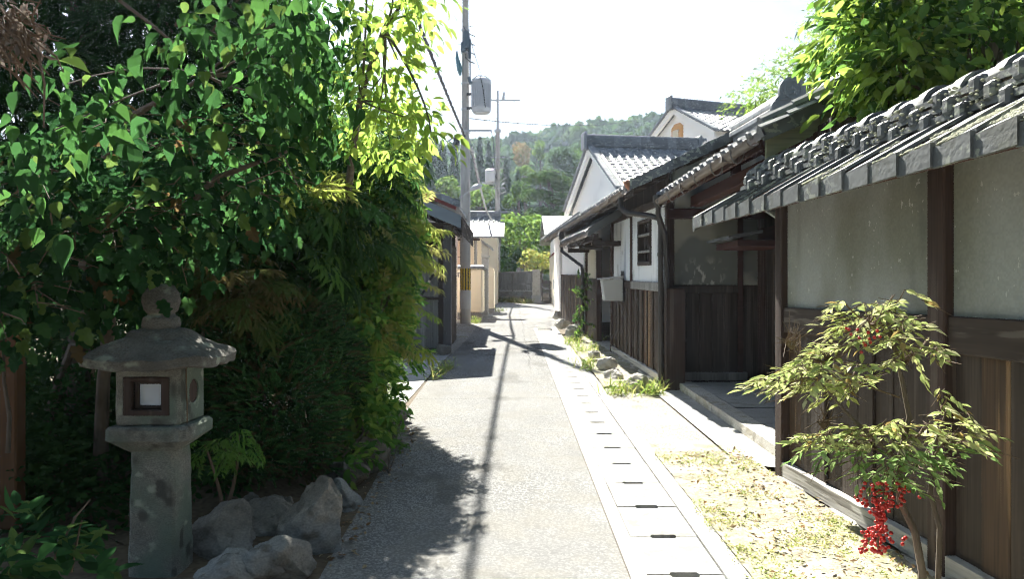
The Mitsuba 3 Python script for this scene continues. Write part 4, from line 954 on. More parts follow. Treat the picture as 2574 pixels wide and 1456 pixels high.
cable(arc((QX - .3, QY, 12.1), (PX, PY, 9.9), .3, 20), .012, 'm_cable', 'thin high wire between the tops of the two poles')
cable(arc((QX - .3, QY - .1, 5.4), (-2.6, 31, 4.2), .25, 20), .014, 'm_cable', 'thin wire from the far pole down to the house roof')

# ---- beige wall with a tiled coping, gate pillars, porch
bw = thing('beige_wall', 'cream plastered wall with dark coping tiles behind the near utility pole', 'wall')
wy = 26.9; wzg = float(g(wy))
put('plaster', box(-4.6, -1.0, wy, wy + .22, wzg + .22, 2.30, .05), 'm_plaster_beige', bw); put('plinth', box(-4.62, -.985, wy - .015, wy + .24, wzg - .1, wzg + .235, .01), 'm_plinth', bw)
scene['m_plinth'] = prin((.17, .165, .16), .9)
put('return_plaster', box(-1.22, -1.0, wy + .22, 28.9, wzg + .22, 2.3, .03), 'm_plaster_beige', bw)
for k in range(12):
    put('coping_tile', tr(cat([box(-.15, .15, -.17, .17, 2.3, 2.34, .01), tube([(-.15, 0, 2.36), (.16, 0, 2.36)], .06, 8)]), trimesh.transformations.translation_matrix((-4.45 + k * .303, wy + .11, 0))), 'm_tile', bw)
for k in range(6): put('coping_tile', tr(box(-.17, .17, -.15, .15, 2.3, 2.37, .01), trimesh.transformations.translation_matrix((-1.11, wy + .42 + k * .303, 0))), 'm_tile', bw)
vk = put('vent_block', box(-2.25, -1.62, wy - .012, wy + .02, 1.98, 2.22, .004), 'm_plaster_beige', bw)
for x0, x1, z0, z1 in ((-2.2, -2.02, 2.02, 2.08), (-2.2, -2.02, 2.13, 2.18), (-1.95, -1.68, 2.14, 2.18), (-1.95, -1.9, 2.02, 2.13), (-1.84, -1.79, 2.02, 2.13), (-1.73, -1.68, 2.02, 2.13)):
    put('opening', box(x0, x1, wy - .016, wy, z0, z1, 0), 'm_plinth', vk)  # solid dark bars on the block paint the shade of its holes
gp = thing('gate_pillar', 'tall grey gate pillar at the end of the cream wall', 'pillar')
put('shaft', box(-1.08, -.86, 28.95, 29.3, .5, 2.76, .02), 'm_concrete', gp); put('cap', box(-1.12, -.82, 28.91, 29.34, 2.76, 2.84, .01), 'm_concrete', gp)
bw2 = thing('beige_wall', 'short cream wall with a rounded top beyond the grey gate pillar', 'wall')
put('plaster', tr(trimesh.creation.extrude_polygon(Polygon([(-.93, .85), (-.70, .85), (-.70, 2.3), (-.74, 2.44), (-.82, 2.5), (-.89, 2.48), (-.93, 2.4)]), 1.6, engine='earcut'), np.array([[1, 0, 0, 0], [0, 0, 1, 31.2], [0, 1, 0, 0], [0, 0, 0, 1.0]])), 'm_plaster_beige', bw2)
put('plinth', box(-.94, -.69, 31.18, 32.85, .5, .86, .01), 'm_plinth', bw2)
og = thing('orange_sign', 'small orange and yellow sign plate beside the far utility pole', 'sign')
put('plate', box(-1.02, -.80, 43.2, 43.23, 1.55, 2.1, .005), 'm_orange2', og); put('upper_plate', box(-1.02, -.86, 43.2, 43.23, 2.15, 2.75, .005), 'm_yellow', og); put('stake', tube([(-.91, 43.25, .8), (-.91, 43.25, 2.7)], .02, 6), 'm_metal', og)
scene['m_orange2'] = prin((.42, .12, .04), .6)
porch = thing('porch', 'small porch with a pale tiled roof and red-brown lattice behind the cream wall', 'porch')
py_ = 30.0
for k in range(14):
    x = -3.5 + k * .17 * 1.35
    put('roof_tile', hexa([(x + a, y, z + d) for a in (.004, .222) for y, z in ((py_ - .5, 3.52), (py_ + .8, 4.12)) for d in (0, .05 + .02 * (k % 2))]), 'm_tile', porch)
put('eave_board', box(-3.5, -1.2, py_ - .42, py_ - .36, 3.42, 3.52, .004), 'm_beam', porch)
for x in (-1.95, -1.42): put('post', box(x, x + .11, py_ - .2, py_ - .09, .6, 3.45, .006), 'm_board_grey', porch)
put('back_wall', box(-3.5, -2.2, py_ + .4, py_ + .45, .6, 3.9, 0), 'm_redwall', porch)
put('back_wall', box(-2.2, -1.2, py_ + 1.2, py_ + 1.25, .6, 3.6, 0), 'm_plaster_beige', porch)
scene['m_redwall'] = prin((.2, .07, .05), .85)
for k in range(9): put('lattice_bar', box(-3.4 + k * .14, -3.36 + k * .14, py_ + .34, py_ + .38, 1.6, 3.4, .004), 'm_redwall', porch)
lean = thing('lean_to', 'grey plastered lean-to with a sloping roof right of the porch', 'shed')
put('wall', hexa([(x, y, z) for y in (32.6, 32.7) for x, z in ((-1.55, .7), (-.95, .7), (-1.55, 3.75), (-.95, 3.3))]), 'm_concrete', lean)
put('roof', hexa([(x, y, z + d) for y in (32.4, 34) for x, z in ((-1.7, 3.86), (-.8, 3.24)) for d in (0, .08)]), 'm_tile', lean)
hs = thing('white_roofed_house', 'pale plastered house with a sunlit tiled roof behind the porch', 'house')
hy = 40.0
put('wall', box(-4.2, -.74, hy, hy + 4, .7, 4.62, .01), 'm_plaster_beige', hs)
tile_roof(hs, (-4.4, hy - .35, 4.6), (1, 0, 0), (0, 1, .5), 14, 7, 'm_tile')
put('roof_back', hexa([(x, y, z + d) for x in (-4.4, -.6) for y, z in ((hy + 1.3, 5.4), (hy + 4.4, 4.0)) for d in (0, .06)]), 'm_tile', hs)
ridge_stack(hs, (-4.4, hy + 1.25, 5.38), (-.62, hy + 1.25, 5.38), .2, .3, 'm_tile', .6)
lh_ = thing('gabled_house', 'house with a dark tiled verge and a red fascia just behind the shed', 'house')
ly = 20.5
def lv(x): return 3.78 - (x + 1.38) * .43
put('wall', hexa([(x, y, z) for y in (ly + .35, ly + 5) for x, z in ((-6.5, .4), (-1.75, .4), (-6.5, 3.3), (-1.75, 3.62), (-4.1, 4.6))]), 'm_pinkwall', lh_)
scene['m_pinkwall'] = prin((.6, .5, .45), .9)
put('roof', hexa([(x, y, lv(x) + d) for x in (-4.2, -1.38) for y in (ly + .1, ly + 5.4) for d in (-.05, .05)]), 'm_tile', lh_)
put('roof', hexa([(x, y, lv(-4.2) + (x + 4.2) * .43 + d) for x in (-7, -4.2) for y in (ly + .1, ly + 5.4) for d in (-.05, .052)]), 'm_tile', lh_)
put('fascia', hexa([(x, y, lv(x) + d) for x in (-4.2, -1.45) for y in (ly + .16, ly + .2) for d in (-.15, -.05)]), 'm_redfascia', lh_)
scene['m_redfascia'] = prin((.2, .045, .045), .7)
for k in range(11):
    a, b = -4.2 + k * .257, -4.2 + (k + 1) * .257 + .03
    put('verge_tile', hexa([(x, y, lv(x) + l + d) for x, l in ((a, .0), (b, .025)) for y in (ly, ly + .3) for d in ((-.06 if y < ly + .1 else 0), .1)]), 'm_tile', lh_)

# ---- fence, gate and house at the bend
fence = thing('board_fence', 'grey board fence on a low stone wall at the bend of the lane', 'fence')
fa, fb_ = np.array([1.2, 41.0, 0]), np.array([-3.4, 47.2, 0]); fd = unit(fb_ - fa); FL = np.linalg.norm(fb_ - fa)
MF = frame((fa[0], fa[1], .85), fd)
nb = int(FL / .21)
for k in range(nb): put('board', tr(box(k * .21 + .004, k * .21 + .2, -.02 + random.uniform(-.008, .008), .012, .72, 1.62 + random.uniform(-.015, .015), .003), MF), 'm_board_grey', fence)
put('top_rail', tr(box(0, FL, -.06, .05, 1.62, 1.70, .006), MF), 'm_board_grey', fence); put('mid_rail', tr(box(0, FL, .014, .06, 1.0, 1.08, .006), MF), 'm_board_grey', fence)
put('bottom_rail', tr(box(0, FL, -.07, .07, .64, .715, .006), MF), 'm_sill', fence)
for k in range(5): put('post', tr(box(k * 1.8, k * 1.8 + .1, .013, .12, .6, 1.64, .006), MF), 'm_board_grey', fence)
for r_ in range(3):
    s = -.1 * r_
    while s < FL:
        L = rng.uniform(.3, .6); m = rock((L * .53, .16, .125), int(rng.integers(1e6)), 2, .2, .6)
        put('base_stone', tr(m, MF @ trimesh.transformations.translation_matrix((s + L / 2, -.02, .1 + .21 * r_))), 'm_rock', fence, smooth=30); s += L
put('base_core', tr(box(0, FL, -.0, .12, -.1, .64, 0), MF), 'm_rock', fence)
fp = thing('stone_pillar', 'pale square stone gate pillar at the right end of the board fence', 'pillar')
put('shaft', hexa([(1.25 + .215 * s * q, 40.9 + .215 * t * q, z) for s in (-1, 1) for t in (-1, 1) for z, q in ((1.3, .98), (2.55, .88))]), 'm_granite', fp)
put('base', box(1.0, 1.5, 40.65, 41.15, .8, 1.3, .02), 'm_concrete', fp); put('cap', box(1.03, 1.47, 40.68, 41.12, 2.55, 2.62, .02), 'm_granite', fp)
dg = thing('slatted_gate', 'dark slatted gate between the stone pillar and the fenced house', 'gate')
for k in range(9): put('slat', box(1.52 + k * .07, 1.575 + k * .07, 40.3, 40.33, .9, 2.1 - .01 * k, .004), 'm_board', dg)
for z in (1.1, 1.9): put('rail', box(1.5, 2.16, 40.335, 40.37, z, z + .07, .004), 'm_board', dg)
put('chain', tube([(1.5, 40.28, 1.75), (1.7, 40.27, 1.62), (1.9, 40.27, 1.6), (2.1, 40.28, 1.66)], .015, 5), 'm_metal', dg)
bh = thing('beige_house', 'cream house with a white band at the bend, behind the long house', 'house')
put('wall', box(2.02, 5, 37.2, 43, .8, 3.3, .01), 'm_plaster_beige', bh); put('upper_wall', box(2.06, 5, 37.22, 43, 3.38, 4.1, .01), 'm_plaster_white', bh); put('band', box(2.0, 5, 37.16, 43, 3.3, 3.38, .006), 'm_redfascia', bh)
put('roof', hexa([(x, y, z + d) for x in (1.5, 6) for y, z in ((36.6, 4.05), (40, 5.2)) for d in (0, .1)]), 'm_tile', bh)
put('roof', hexa([(x, y, z + d) for x in (1.5, 6) for y, z in ((40, 5.2), (43.5, 4.0)) for d in (0, .1)]), 'm_tile', bh)
ff = thing('slat_fence', 'low brown slat fence on a concrete base below the cream house', 'fence')
put('base', box(1.9, 2.6, 36.4, 36.6, .7, 1.36, .02), 'm_concrete', ff)
for k in range(13): put('slat', box(1.95 + k * .05, 1.98 + k * .05, 36.48, 36.51, 1.36, 2.18, .003), 'm_beam', ff)
for z in (1.42, 2.12): put('rail', box(1.93, 2.6, 36.515, 36.55, z, z + .06, .004), 'm_beam', ff)
mb = thing('meter_box', 'small pale box on the post of the slat fence', 'box')
put('body', box(1.86, 2.1, 36.1, 36.34, 1.62, 2.02, .02), 'm_box', mb); put('lid', box(1.84, 2.12, 36.08, 36.36, 2.02, 2.06, .01), 'm_box', mb); put('leg', box(1.95, 2.02, 36.2, 36.28, .75, 1.62, .005), 'm_metal', mb)
# wooden post and bare stem in the shade at the left picture edge
wp = thing('wooden_post', 'orange-brown weathered wooden post standing in the shade at the left edge', 'post')
put('shaft', box(-3.02, -2.88, 4.62, 4.72, .2, 1.42, .01), 'm_redwood', wp); put('rail', box(-3.9, -2.8, 4.64, 4.69, 1.4, 1.5, .01), 'm_redwood', wp)
scene['m_redwood'] = prin(proc(lambda p, n, uv: lerp_c((.07, .035, .016), (.15, .075, .035), fbm(p.x * 40, p.z * 3, p.y * 9, 3))), .8)
# ================================================================ plants
def leaf(prof, fold=.12, curl=.25, wave=0):
    """A leaf of unit length along x: prof = (place, half width), folded along the midrib and bent down."""
    v, f = [], []
    rows = []
    for t, wd in prof:
        z = -curl * t * t
        if wd == 0: v.append((t, 0, z)); rows.append((len(v) - 1,) * 3)
        else:
            v += [(t, wd, z + fold * wd), (t, 0, z), (t, -wd, z + fold * wd)]; rows.append((len(v) - 3, len(v) - 2, len(v) - 1))
    for a, b in zip(rows[:-1], rows[1:]):
        for i, j in ((0, 1), (1, 2)):
            q = [a[i], a[j], b[j], b[i]]
            if q[0] != q[1]: f.append((q[0], q[1], q[2]))
            if q[2] != q[3]: f.append((q[0], q[2], q[3]))
    f = [t for t in f if len(set(t)) == 3]
    return np.array(v, float), np.array(f, int)
def lobed():
    out = [(0, 0), (-.1, .2), (.08, .42), (.3, .34), (.5, .5), (.58, .26), (.8, .2), (1, 0), (.8, -.2), (.58, -.26), (.5, -.5), (.3, -.34), (.08, -.42), (-.1, -.2)]
    v = np.array([(.35, 0, .0)] + [(x, y, -.22 * x * x - .25 * abs(y) + .04 * math.sin(9 * x + 5 * y)) for x, y in out])
    n = len(out); return v, np.array([(0, 1 + k, 1 + (k + 1) % n) for k in range(n)])
OVATE = leaf([(0, 0), (.22, .21), (.5, .25), (.78, .14), (1, 0)], .25, .22)
HEART = leaf([(-.06, .12), (.08, .32), (.35, .37), (.65, .22), (.86, .07), (1.06, 0)], .3, .35)
HEARTS = [HEART, leaf([(-.05, .1), (.1, .27), (.38, .3), (.7, .16), (.9, .05), (1.1, 0)], .12, .6), leaf([(-.06, .13), (.1, .36), (.36, .4), (.62, .26), (.84, .08), (1.0, 0)], .5, .1)]
LANCE = leaf([(0, 0), (.25, .11), (.55, .12), (1, 0)], .3, .3)
LOBED = lobed()
BLADE = leaf([(0, .03), (.5, .035), (1, 0)], .3, .5)
SMALL = leaf([(0, 0), (.45, .26), (1, 0)], .25, .15)

def basis(d, n):
    d = unit(d); n = np.asarray(n, float) + 1e-6; y = unit(np.cross(n, d)); return d, y, np.cross(d, y)
def scatter(tmpl, pos, d, n, size, col, jitter=.12, r=None):
    """All leaves as one mesh: (vertices, faces, colours)."""
    V, Fc = tmpl; r = r or rng; N = len(pos); x, y, z = basis(d, n); s = np.broadcast_to(size, (N,))[:, None, None]
    W = pos[:, None] + s * (V[None, :, :1] * x[:, None] + V[None, :, 1:2] * y[:, None] + V[None, :, 2:3] * z[:, None])
    f = (Fc[None] + (np.arange(N) * len(V))[:, None, None]).reshape(-1, 3)
    c = np.clip(np.broadcast_to(col, (N, 3)) * (1 + r.normal(0, jitter, (N, 1))), .004, .9)
    return W.reshape(-1, 3), f, np.repeat(c, len(V), 0)
def join(parts):
    off, v, f, c = 0, [], [], []
    for a, b, k in parts:
        v.append(a); f.append(b + off); c.append(k); off += len(a)
    return np.vstack(v), np.vstack(f), np.vstack(c)
def palette(N, cols, weights=None, r=None):
    cols = np.array(cols, float); return cols[(r or rng).choice(len(cols), N, p=weights)]
def in_ball(N, shell=.35, r=None):
    r = r or rng; p = unit(r.normal(size=(N, 3))); return p * (1 - shell * r.random(N) ** 1.5)[:, None]
def blob(u, v, y, ru, rv, ry): return np.r_[at(u, v, y), ru / 2000 * y, ry, rv / 2000 * y]
def cloud(blobs, N, shell=.4, r=None, squash=True):
    """Points in a union of ellipsoids and the outward direction there; points deep inside another blob are dropped."""
    r = r or rng; B = np.array(blobs); area = (B[:, 3] * B[:, 4] + B[:, 3] * B[:, 5] + B[:, 4] * B[:, 5]); k = r.choice(len(B), N, p=area / area.sum())
    q = in_ball(N, shell, r); q *= (.8 + .45 * meshkit.fbm(q * 2.2 + k[:, None] * 3.3, 3, 4))[:, None]
    p = B[k, :3] + q * B[k, 3:]; o = unit(q / B[k, 3:])
    keep = np.ones(N, bool)
    for j in range(len(B)):
        keep &= (j == k) | ((((p - B[j, :3]) / B[j, 3:]) ** 2).sum(1) > .55)
    return p[keep], o[keep]
def twigs(p, o, L, k, droop=.4, ang=.9, size=.08, r=None, flat=.6, up=.5):
    """Alternate leaves along twigs that start at p towards o: positions, directions, normals."""
    r = r or rng; N = len(p); d = unit(o + r.normal(0, .45, (N, 3)) + (0, 0, -droop * .4)); L = np.broadcast_to(L, (N,)) * r.uniform(.7, 1.2, N)
    side = unit(np.cross(d, np.array([0, 0, 1.0]) + r.normal(0, .25, (N, 3)))); P_, D_, N_ = [], [], []
    for j in range(k):
        t = (j + .5) / k; pj = p + d * (L * t)[:, None] + np.array([0, 0, -1.0]) * (droop * L * t * t)[:, None]
        dj = unit(d * math.cos(ang * (1 - .6 * t)) + side * (1 if j % 2 else -1) * math.sin(ang * (1 - .6 * t)) + (0, 0, -droop * .7) + r.normal(0, .18, (N, 3)))
        nj = unit(np.array([0, 0, up]) + flat * o * .6 + r.normal(0, .3, (N, 3)))
        P_.append(pj); D_.append(dj); N_.append(nj)
    return np.concatenate(P_), np.concatenate(D_), np.concatenate(N_)
def seen(p):
    u = 1287 + 2000 * p[:, 0] / p[:, 1]; v = 728 - 2000 * (p[:, 2] - EYE) / p[:, 1]
    return u, v, (p[:, 1] > .3) & (u > -20) & (u < 2594) & (v > -20) & (v < 1476)
def foliage(parent, name, tmpl, pos, d, n, size, col, mat='m_leaf', single=0, jitter=.12, piece='leaf'):
    """Leaves of one plant: the ones that show largest are parts of their own, the rest one part."""
    N = len(pos); size = np.broadcast_to(size, (N,)); col = np.broadcast_to(col, (N, 3))
    own = np.zeros(N, bool)
    if single:
        u, v, ok = seen(pos); cellk = (u // 34).astype(int) * 1000 + (v // 34).astype(int)
        order = np.argsort(pos[:, 1]); order = order[ok[order]]
        _, first = np.unique(cellk[order], return_index=True); pick = order[np.sort(first)]
        pick = pick[np.argsort(-size[pick] / pos[pick, 1])][:single]; own[pick] = True
        for i in pick:
            a, b, c = scatter(tmpl, pos[i:i + 1], d[i:i + 1], n[i:i + 1], size[i:i + 1], col[i:i + 1], jitter)
            put(piece, trimesh.Trimesh(a, b, process=False), mat, parent, color=c)
    r_ = ~own
    a, b, c = scatter(tmpl, pos[r_], d[r_], n[r_], size[r_], col[r_], jitter)
    return put(name, trimesh.Trimesh(a, b, process=False), mat, parent, color=c, kind='stuff' if single else None)
def stems(parent, name, paths, mat='m_bark'):
    put(name, cat([tube(p, r_, 6) for p, r_ in paths]), mat, parent, smooth=60, kind='stuff' if name in ('twigs', 'dead_twigs', 'dry_panicle') or len(paths) > 1 and name == 'stems' else None)
def branchy(base, tips, r0, r1=.006, wob=.12, n=7, r=None):
    """Curved limbs from base to each tip."""
    r = r or rng; out = []
    for t in tips:
        s = np.linspace(0, 1, n)[:, None]; mid = r.normal(0, wob, 3) * np.linalg.norm(np.asarray(t) - base) * .5
        p = np.asarray(base) * (1 - s) + np.asarray(t) * s + mid * (4 * s * (1 - s)) + np.array([0, 0, 1.0]) * .08 * np.linalg.norm(np.asarray(t) - base) * 4 * s * (1 - s) * .5
        out.append((p, np.linspace(r0, r1, n)))
    return out

# composite sprays: unit-length templates
def merge_t(parts):
    off, v, f = 0, [], []
    for a, b in parts: v.append(a); f.append(b + off); off += len(a)
    return np.vstack(v), np.vstack(f)
def t_at(t, p, d, n, s):
    x, y, z = basis(np.array([d], float), np.array([n], float)); return np.asarray(p) + s * (t[0][:, :1] * x + t[0][:, 1:2] * y + t[0][:, 2:3] * z), t[1]
def frond(r, leafl=LANCE, pairs=5, ls=.3):
    """Nandina-like compound frond lying along x: side stalks with pairs of leaflets."""
    P_ = []
    V = [(0, .006, 0), (0, -.006, 0), (.95, 0, -.2)]; P_.append((np.array(V), np.array([(0, 1, 2)])))
    for k in range(pairs):
        t = .2 + .75 * k / pairs
        for sg in (-1, 1):
            b = np.array([t, 0, -.2 * t * t]); L = .42 * (1 - .6 * abs(t - .35))
            dd = unit(np.array([.75, sg * .8, -.12])); e_ = b + dd * L * .55
            P_.append((np.array([b + (.005, 0, 0), b - (.005, 0, 0), e_]), np.array([(0, 1, 2)])))
            for q, ang in ((.5, .75), (.5, -.75), (1.0, 0.1)):
                a = math.atan2(dd[1], dd[0]) + ang + r.normal(0, .15)
                P_.append(t_at(leafl, b + dd * L * .55 * q, (math.cos(a), math.sin(a), -.35 + r.normal(0, .15)), (r.normal(0, .2), r.normal(0, .2), 1), ls * r.uniform(.75, 1.1)))
    P_.append(t_at(leafl, (.95, 0, -.2), (1, 0, -.4), (0, 0, 1), ls))
    return merge_t(P_)
FRONDS = [frond(np.random.default_rng(s)) for s in range(3)]
def needles(r, n=34, w=.028, spread=.5):
    """Feathery conifer spray along x."""
    V, f = [], []
    for k in range(n):
        t = k / n; a = k * 2.4; L = .34 * (1 - .55 * t); b = np.array([t * .8, 0, -.12 * t * t])
        d = unit(np.array([1.0, spread * math.cos(a), spread * math.sin(a) * .6])); s = unit(np.cross(d, r.normal(size=3))) * w
        i = len(V); V += [b - s * .6, b + s * .6, b + d * L * .55 + s, b + d * L]; f += [(i, i + 1, i + 2), (i, i + 2, i + 3)]
    return np.array(V), np.array(f)
NEEDLE = [needles(np.random.default_rng(s)) for s in range(2)]
def fan(r, n=22):
    """Flat drooping scale-leaf spray."""
    V, f = [], []
    for k in range(n):
        t = .05 + .9 * k / n; sg = 1 if k % 2 else -1; L = .36 * (1 - .65 * t) + .05; b = np.array([t, 0, -.25 * t * t]); d = np.array([.8, sg * .62, -.15]) * L
        i = len(V); V += [b, b + d * .5 + (0, .035, 0), b + d, b + d * .5 - (0, .035, 0)]; f += [(i, i + 1, i + 2), (i, i + 2, i + 3)]
    return np.array(V), np.array(f)
FAN = fan(np.random.default_rng(1))

# ---- the tangle on the left, front to back
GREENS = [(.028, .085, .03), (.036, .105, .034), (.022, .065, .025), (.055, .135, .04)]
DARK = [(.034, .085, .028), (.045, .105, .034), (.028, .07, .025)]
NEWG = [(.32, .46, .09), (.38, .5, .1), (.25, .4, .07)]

# climbing vine draped over dead branches above the lantern
vine = thing('climbing_vine', 'ragged lobed-leaved vine draped over brown dead twigs above the stone lantern', 'vine')
vb = [blob(90, 640, 4.3, 210, 95, .5), blob(230, 590, 4.2, 200, 85, .5), blob(400, 500, 4.3, 200, 95, .5), blob(540, 450, 4.5, 150, 90, .45), blob(120, 470, 4.6, 230, 90, .6), blob(60, 720, 4.0, 110, 60, .35), blob(360, 370, 4.7, 200, 80, .5), blob(590, 360, 4.8, 110, 70, .4)]
p, o = cloud(vb, 1000, .5); P_, D_, N_ = twigs(p, o, .22, 3, .7, 1.1)
D_ = unit(D_ + (0, 0, -.55)); N_ = unit(N_ + (.15, -.5, .2))
foliage(vine, 'leaves', LOBED, P_, D_, N_, rng.uniform(.05, .105, len(P_)), palette(len(P_), GREENS + [(.12, .2, .05), (.13, .09, .04)], [.27, .25, .2, .16, .09, .03]), 'm_leaf_soft', 300)
tw = []
for k in range(230):
    i = rng.integers(len(vb)); c = vb[i][:3] + rng.normal(0, .45, 3) * vb[i][3:]; d = unit(rng.normal(size=3) * (1, .8, .35)) * rng.uniform(.15, .4)
    m_ = c + d * .5 + rng.normal(0, .04, 3); tw.append(([c, m_, c + d + (0, 0, -.06)], [.004, .003, .002]))
stems(vine, 'dead_twigs', tw, 'm_twig')
stems(vine, 'main_stem', [([(-2.7, 5.2, .2), (-2.62, 5.1, 1.0), (-2.45, 4.9, 1.7), (-2.1, 4.6, 2.1)], [.05, .04, .035, .02]), ([(-2.45, 4.9, 1.7), (-1.7, 4.6, 2.25), (-1.3, 4.6, 2.4)], [.03, .02, .008])])

# heart-leaved tree reaching over from the left
ht = thing('heart_leaved_tree', 'tree with large hanging heart-shaped leaves at the top left', 'tree')
hb = [blob(130, 330, 3.4, 95, 60, .25), blob(170, 210, 3.5, 95, 55, .25), blob(520, 130, 3.7, 140, 80, .35), blob(700, 80, 4.3, 130, 90, .4), blob(800, 60, 5.2, 60, 120, .4), blob(640, 230, 4.5, 110, 70, .35), blob(760, 270, 5.0, 70, 60, .3), blob(800, 190, 5.6, 50, 60, .3), blob(640, -30, 4.2, 160, 50, .5), blob(760, 130, 5.2, 80, 90, .4)]
gr = [cloud([b_], n_, .9) for b_, n_ in zip(hb, (14, 16, 28, 40, 38, 28, 30, 26, 22, 30))]
p, o = np.vstack([q[0] for q in gr]), np.vstack([q[1] for q in gr]); P_, D_, N_ = twigs(p, o, .3, 4, .5, 1.0)
D_ = unit(D_ * .8 + (0, 0, -.65) + rng.normal(0, .3, D_.shape)); N_ = unit(N_ * .8 + (.2, -.5, .3) + rng.normal(0, .25, N_.shape))
sz = .045 + .085 * rng.random(len(P_)) ** 1.5; hc = palette(len(P_), [(.042, .115, .032), (.06, .15, .036), (.032, .09, .028), (.1, .17, .04)], [.36, .3, .26, .08])
for k in range(3): foliage(ht, 'leaves', HEARTS[k], P_[k::3], D_[k::3], N_[k::3], sz[k::3], hc[k::3], 'm_leaf_soft', 95)
hb0 = np.array([-3.4, 6.2, .2]); fork = at(520, 190, 4.9)
stems(ht, 'trunk', [([hb0, hb0 + (.1, -.1, 1.5), hb0 + (.5, -.4, 2.6), fork], [.1, .07, .035, .012])])
stems(ht, 'branches', branchy(fork, [b[:3] for b in hb], .009, .003, .1) + [([at(440, 60, 4.3), at(620, 100, 4.4), at(760, 20, 4.6)], [.012, .01, .006]), ([at(300, 0, 4.4), at(380, 60, 4.4), at(450, 120, 4.5)], [.012, .01, .008])], 'm_bark')

# dry twig bundle at the very top left
db = thing('dry_branch', 'grey bundle of dry twigs and withered leaves in the top left corner', 'branch')
c0 = at(30, 70, 3.0); tw = []
for k in range(90):
    c = c0 + rng.normal(0, 1, 3) * (.045, .05, .06); d = unit(np.array([.55, .1, -.75]) + rng.normal(0, .45, 3)) * rng.uniform(.06, .14); tw.append(([c, c + d * .5 + rng.normal(0, .012, 3), c + d], [.004, .004, .002]))
tw.append(([c0 + (-.4, .05, .12), c0, c0 + (.1, 0, -.1), at(112, 210, 3.0), at(110, 320, 3.0)], [.02, .014, .006, .004, .003]))
stems(db, 'twigs', tw, 'm_twig')
pp = c0 + rng.normal(0, 1, (150, 3)) * (.05, .05, .06)
a = scatter(SMALL, pp, rng.normal(size=(150, 3)) + (0, 0, -1), rng.normal(size=(150, 3)), rng.uniform(.03, .055, 150), palette(150, [(.2, .16, .13), (.14, .11, .09), (.26, .22, .19)]))
put('withered_leaves', trimesh.Trimesh(a[0], a[1], process=False), 'm_needle', db, color=a[2])

# dark evergreen screen behind everything on the left
def conifer(key, blobs, N, size, cols, tmpl, droop=.35, mat='m_needle', trunk=None, shell=.7):
    p, o = cloud(blobs, N, shell); d = unit(o * (1, 1, .35) + (0, 0, -droop) + rng.normal(0, .3, p.shape)); n = unit(np.array([0, 0, 1.0]) + rng.normal(0, .4, p.shape))
    a = [scatter(t, p[k::len(tmpl)], d[k::len(tmpl)], n[k::len(tmpl)], rng.uniform(.7, 1.3, len(p[k::len(tmpl)])) * size, palette(len(p[k::len(tmpl)]), cols), .15) for k, t in enumerate(tmpl)]
    v, f, c = join(a); put('foliage', trimesh.Trimesh(v, f, process=False), mat, key, color=c)
    if trunk: stems(key, 'trunk', trunk)
for k, (lab, bl, tx) in enumerate([
    ('dark evergreen with layered drooping branches, leftmost behind the vine', [blob(-60, 150, 8, 300, 70, 1.1), blob(120, 20, 8.4, 300, 80, 1.1), blob(60, 300, 8.2, 280, 80, 1.1), blob(0, 470, 8, 300, 90, 1.0), blob(150, -130, 8.5, 380, 90, 1.2)], (-4.6, 8.4)),
    ('dark evergreen behind the heart-leaved tree, sky glinting through its middle', [blob(390, 90, 8.6, 210, 70, 1.0), blob(360, 300, 8.4, 170, 65, .9), blob(480, 200, 8.8, 190, 60, 1.0), blob(330, 440, 8.2, 240, 85, 1.0), blob(450, -60, 8.8, 260, 90, 1.1)], (-3.9, 8.8)),
    ('dark evergreen standing behind the long-leaved shrub in the hedge', [blob(630, 330, 9.2, 140, 90, .8), blob(690, 180, 9.4, 100, 90, .7), blob(590, 440, 9.0, 170, 90, .8), blob(620, 60, 9.6, 130, 80, .8)], (-3.1, 9.6))]):
    t = thing('evergreen_tree', lab, 'tree')
    conifer(t, bl, [2700, 2300, 2700][k], .34, DARK + [(.035, .08, .03)], NEEDLE, .4, trunk=[([(tx[0], tx[1], .1), (tx[0] + .1, tx[1], 2.5), (tx[0], tx[1] + .1, 6.5)], [.16, .13, .05])] + branchy(np.array([tx[0], tx[1], 3.0]), [b[:3] for b in bl], .04, .01, .08))
under = thing('dark_shrub', 'mass of dark small-leaved shrubbery in deep shade behind the lantern', 'shrub')
ub = [blob(60, 900, 6.6, 260, 170, .8), blob(300, 860, 6.8, 200, 190, .8), blob(520, 900, 7.0, 150, 230, .8), blob(120, 1180, 6.2, 260, 150, .7), blob(400, 1150, 6.6, 200, 180, .7), blob(250, 680, 7.2, 330, 120, .8), blob(-150, 700, 6.8, 200, 350, .9), blob(560, 1180, 6.4, 100, 120, .6)]
p, o = cloud(ub, 6200, .8); P_, D_, N_ = twigs(p, o, .2, 5, .3)
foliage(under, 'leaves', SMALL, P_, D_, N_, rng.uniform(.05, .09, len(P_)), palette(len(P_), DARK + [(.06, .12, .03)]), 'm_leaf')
stems(under, 'stems', branchy(np.array([-4.0, 6.8, .2]), [b[:3] for b in ub], .03, .008) + [([(-3.6, 6.0, .1), (-3.45, 5.9, .6), (-3.2, 5.8, 1.2)], [.05, .045, .03]), ([at(20, 1140, 4.2), at(24, 1050, 4.2), at(10, 960, 4.25), at(8, 830, 4.3), at(14, 720, 4.4)], [.012, .011, .009, .008, .006])])
lowd = thing('dark_shrub', 'low dark undergrowth filling the shade at the foot of the lantern', 'shrub')
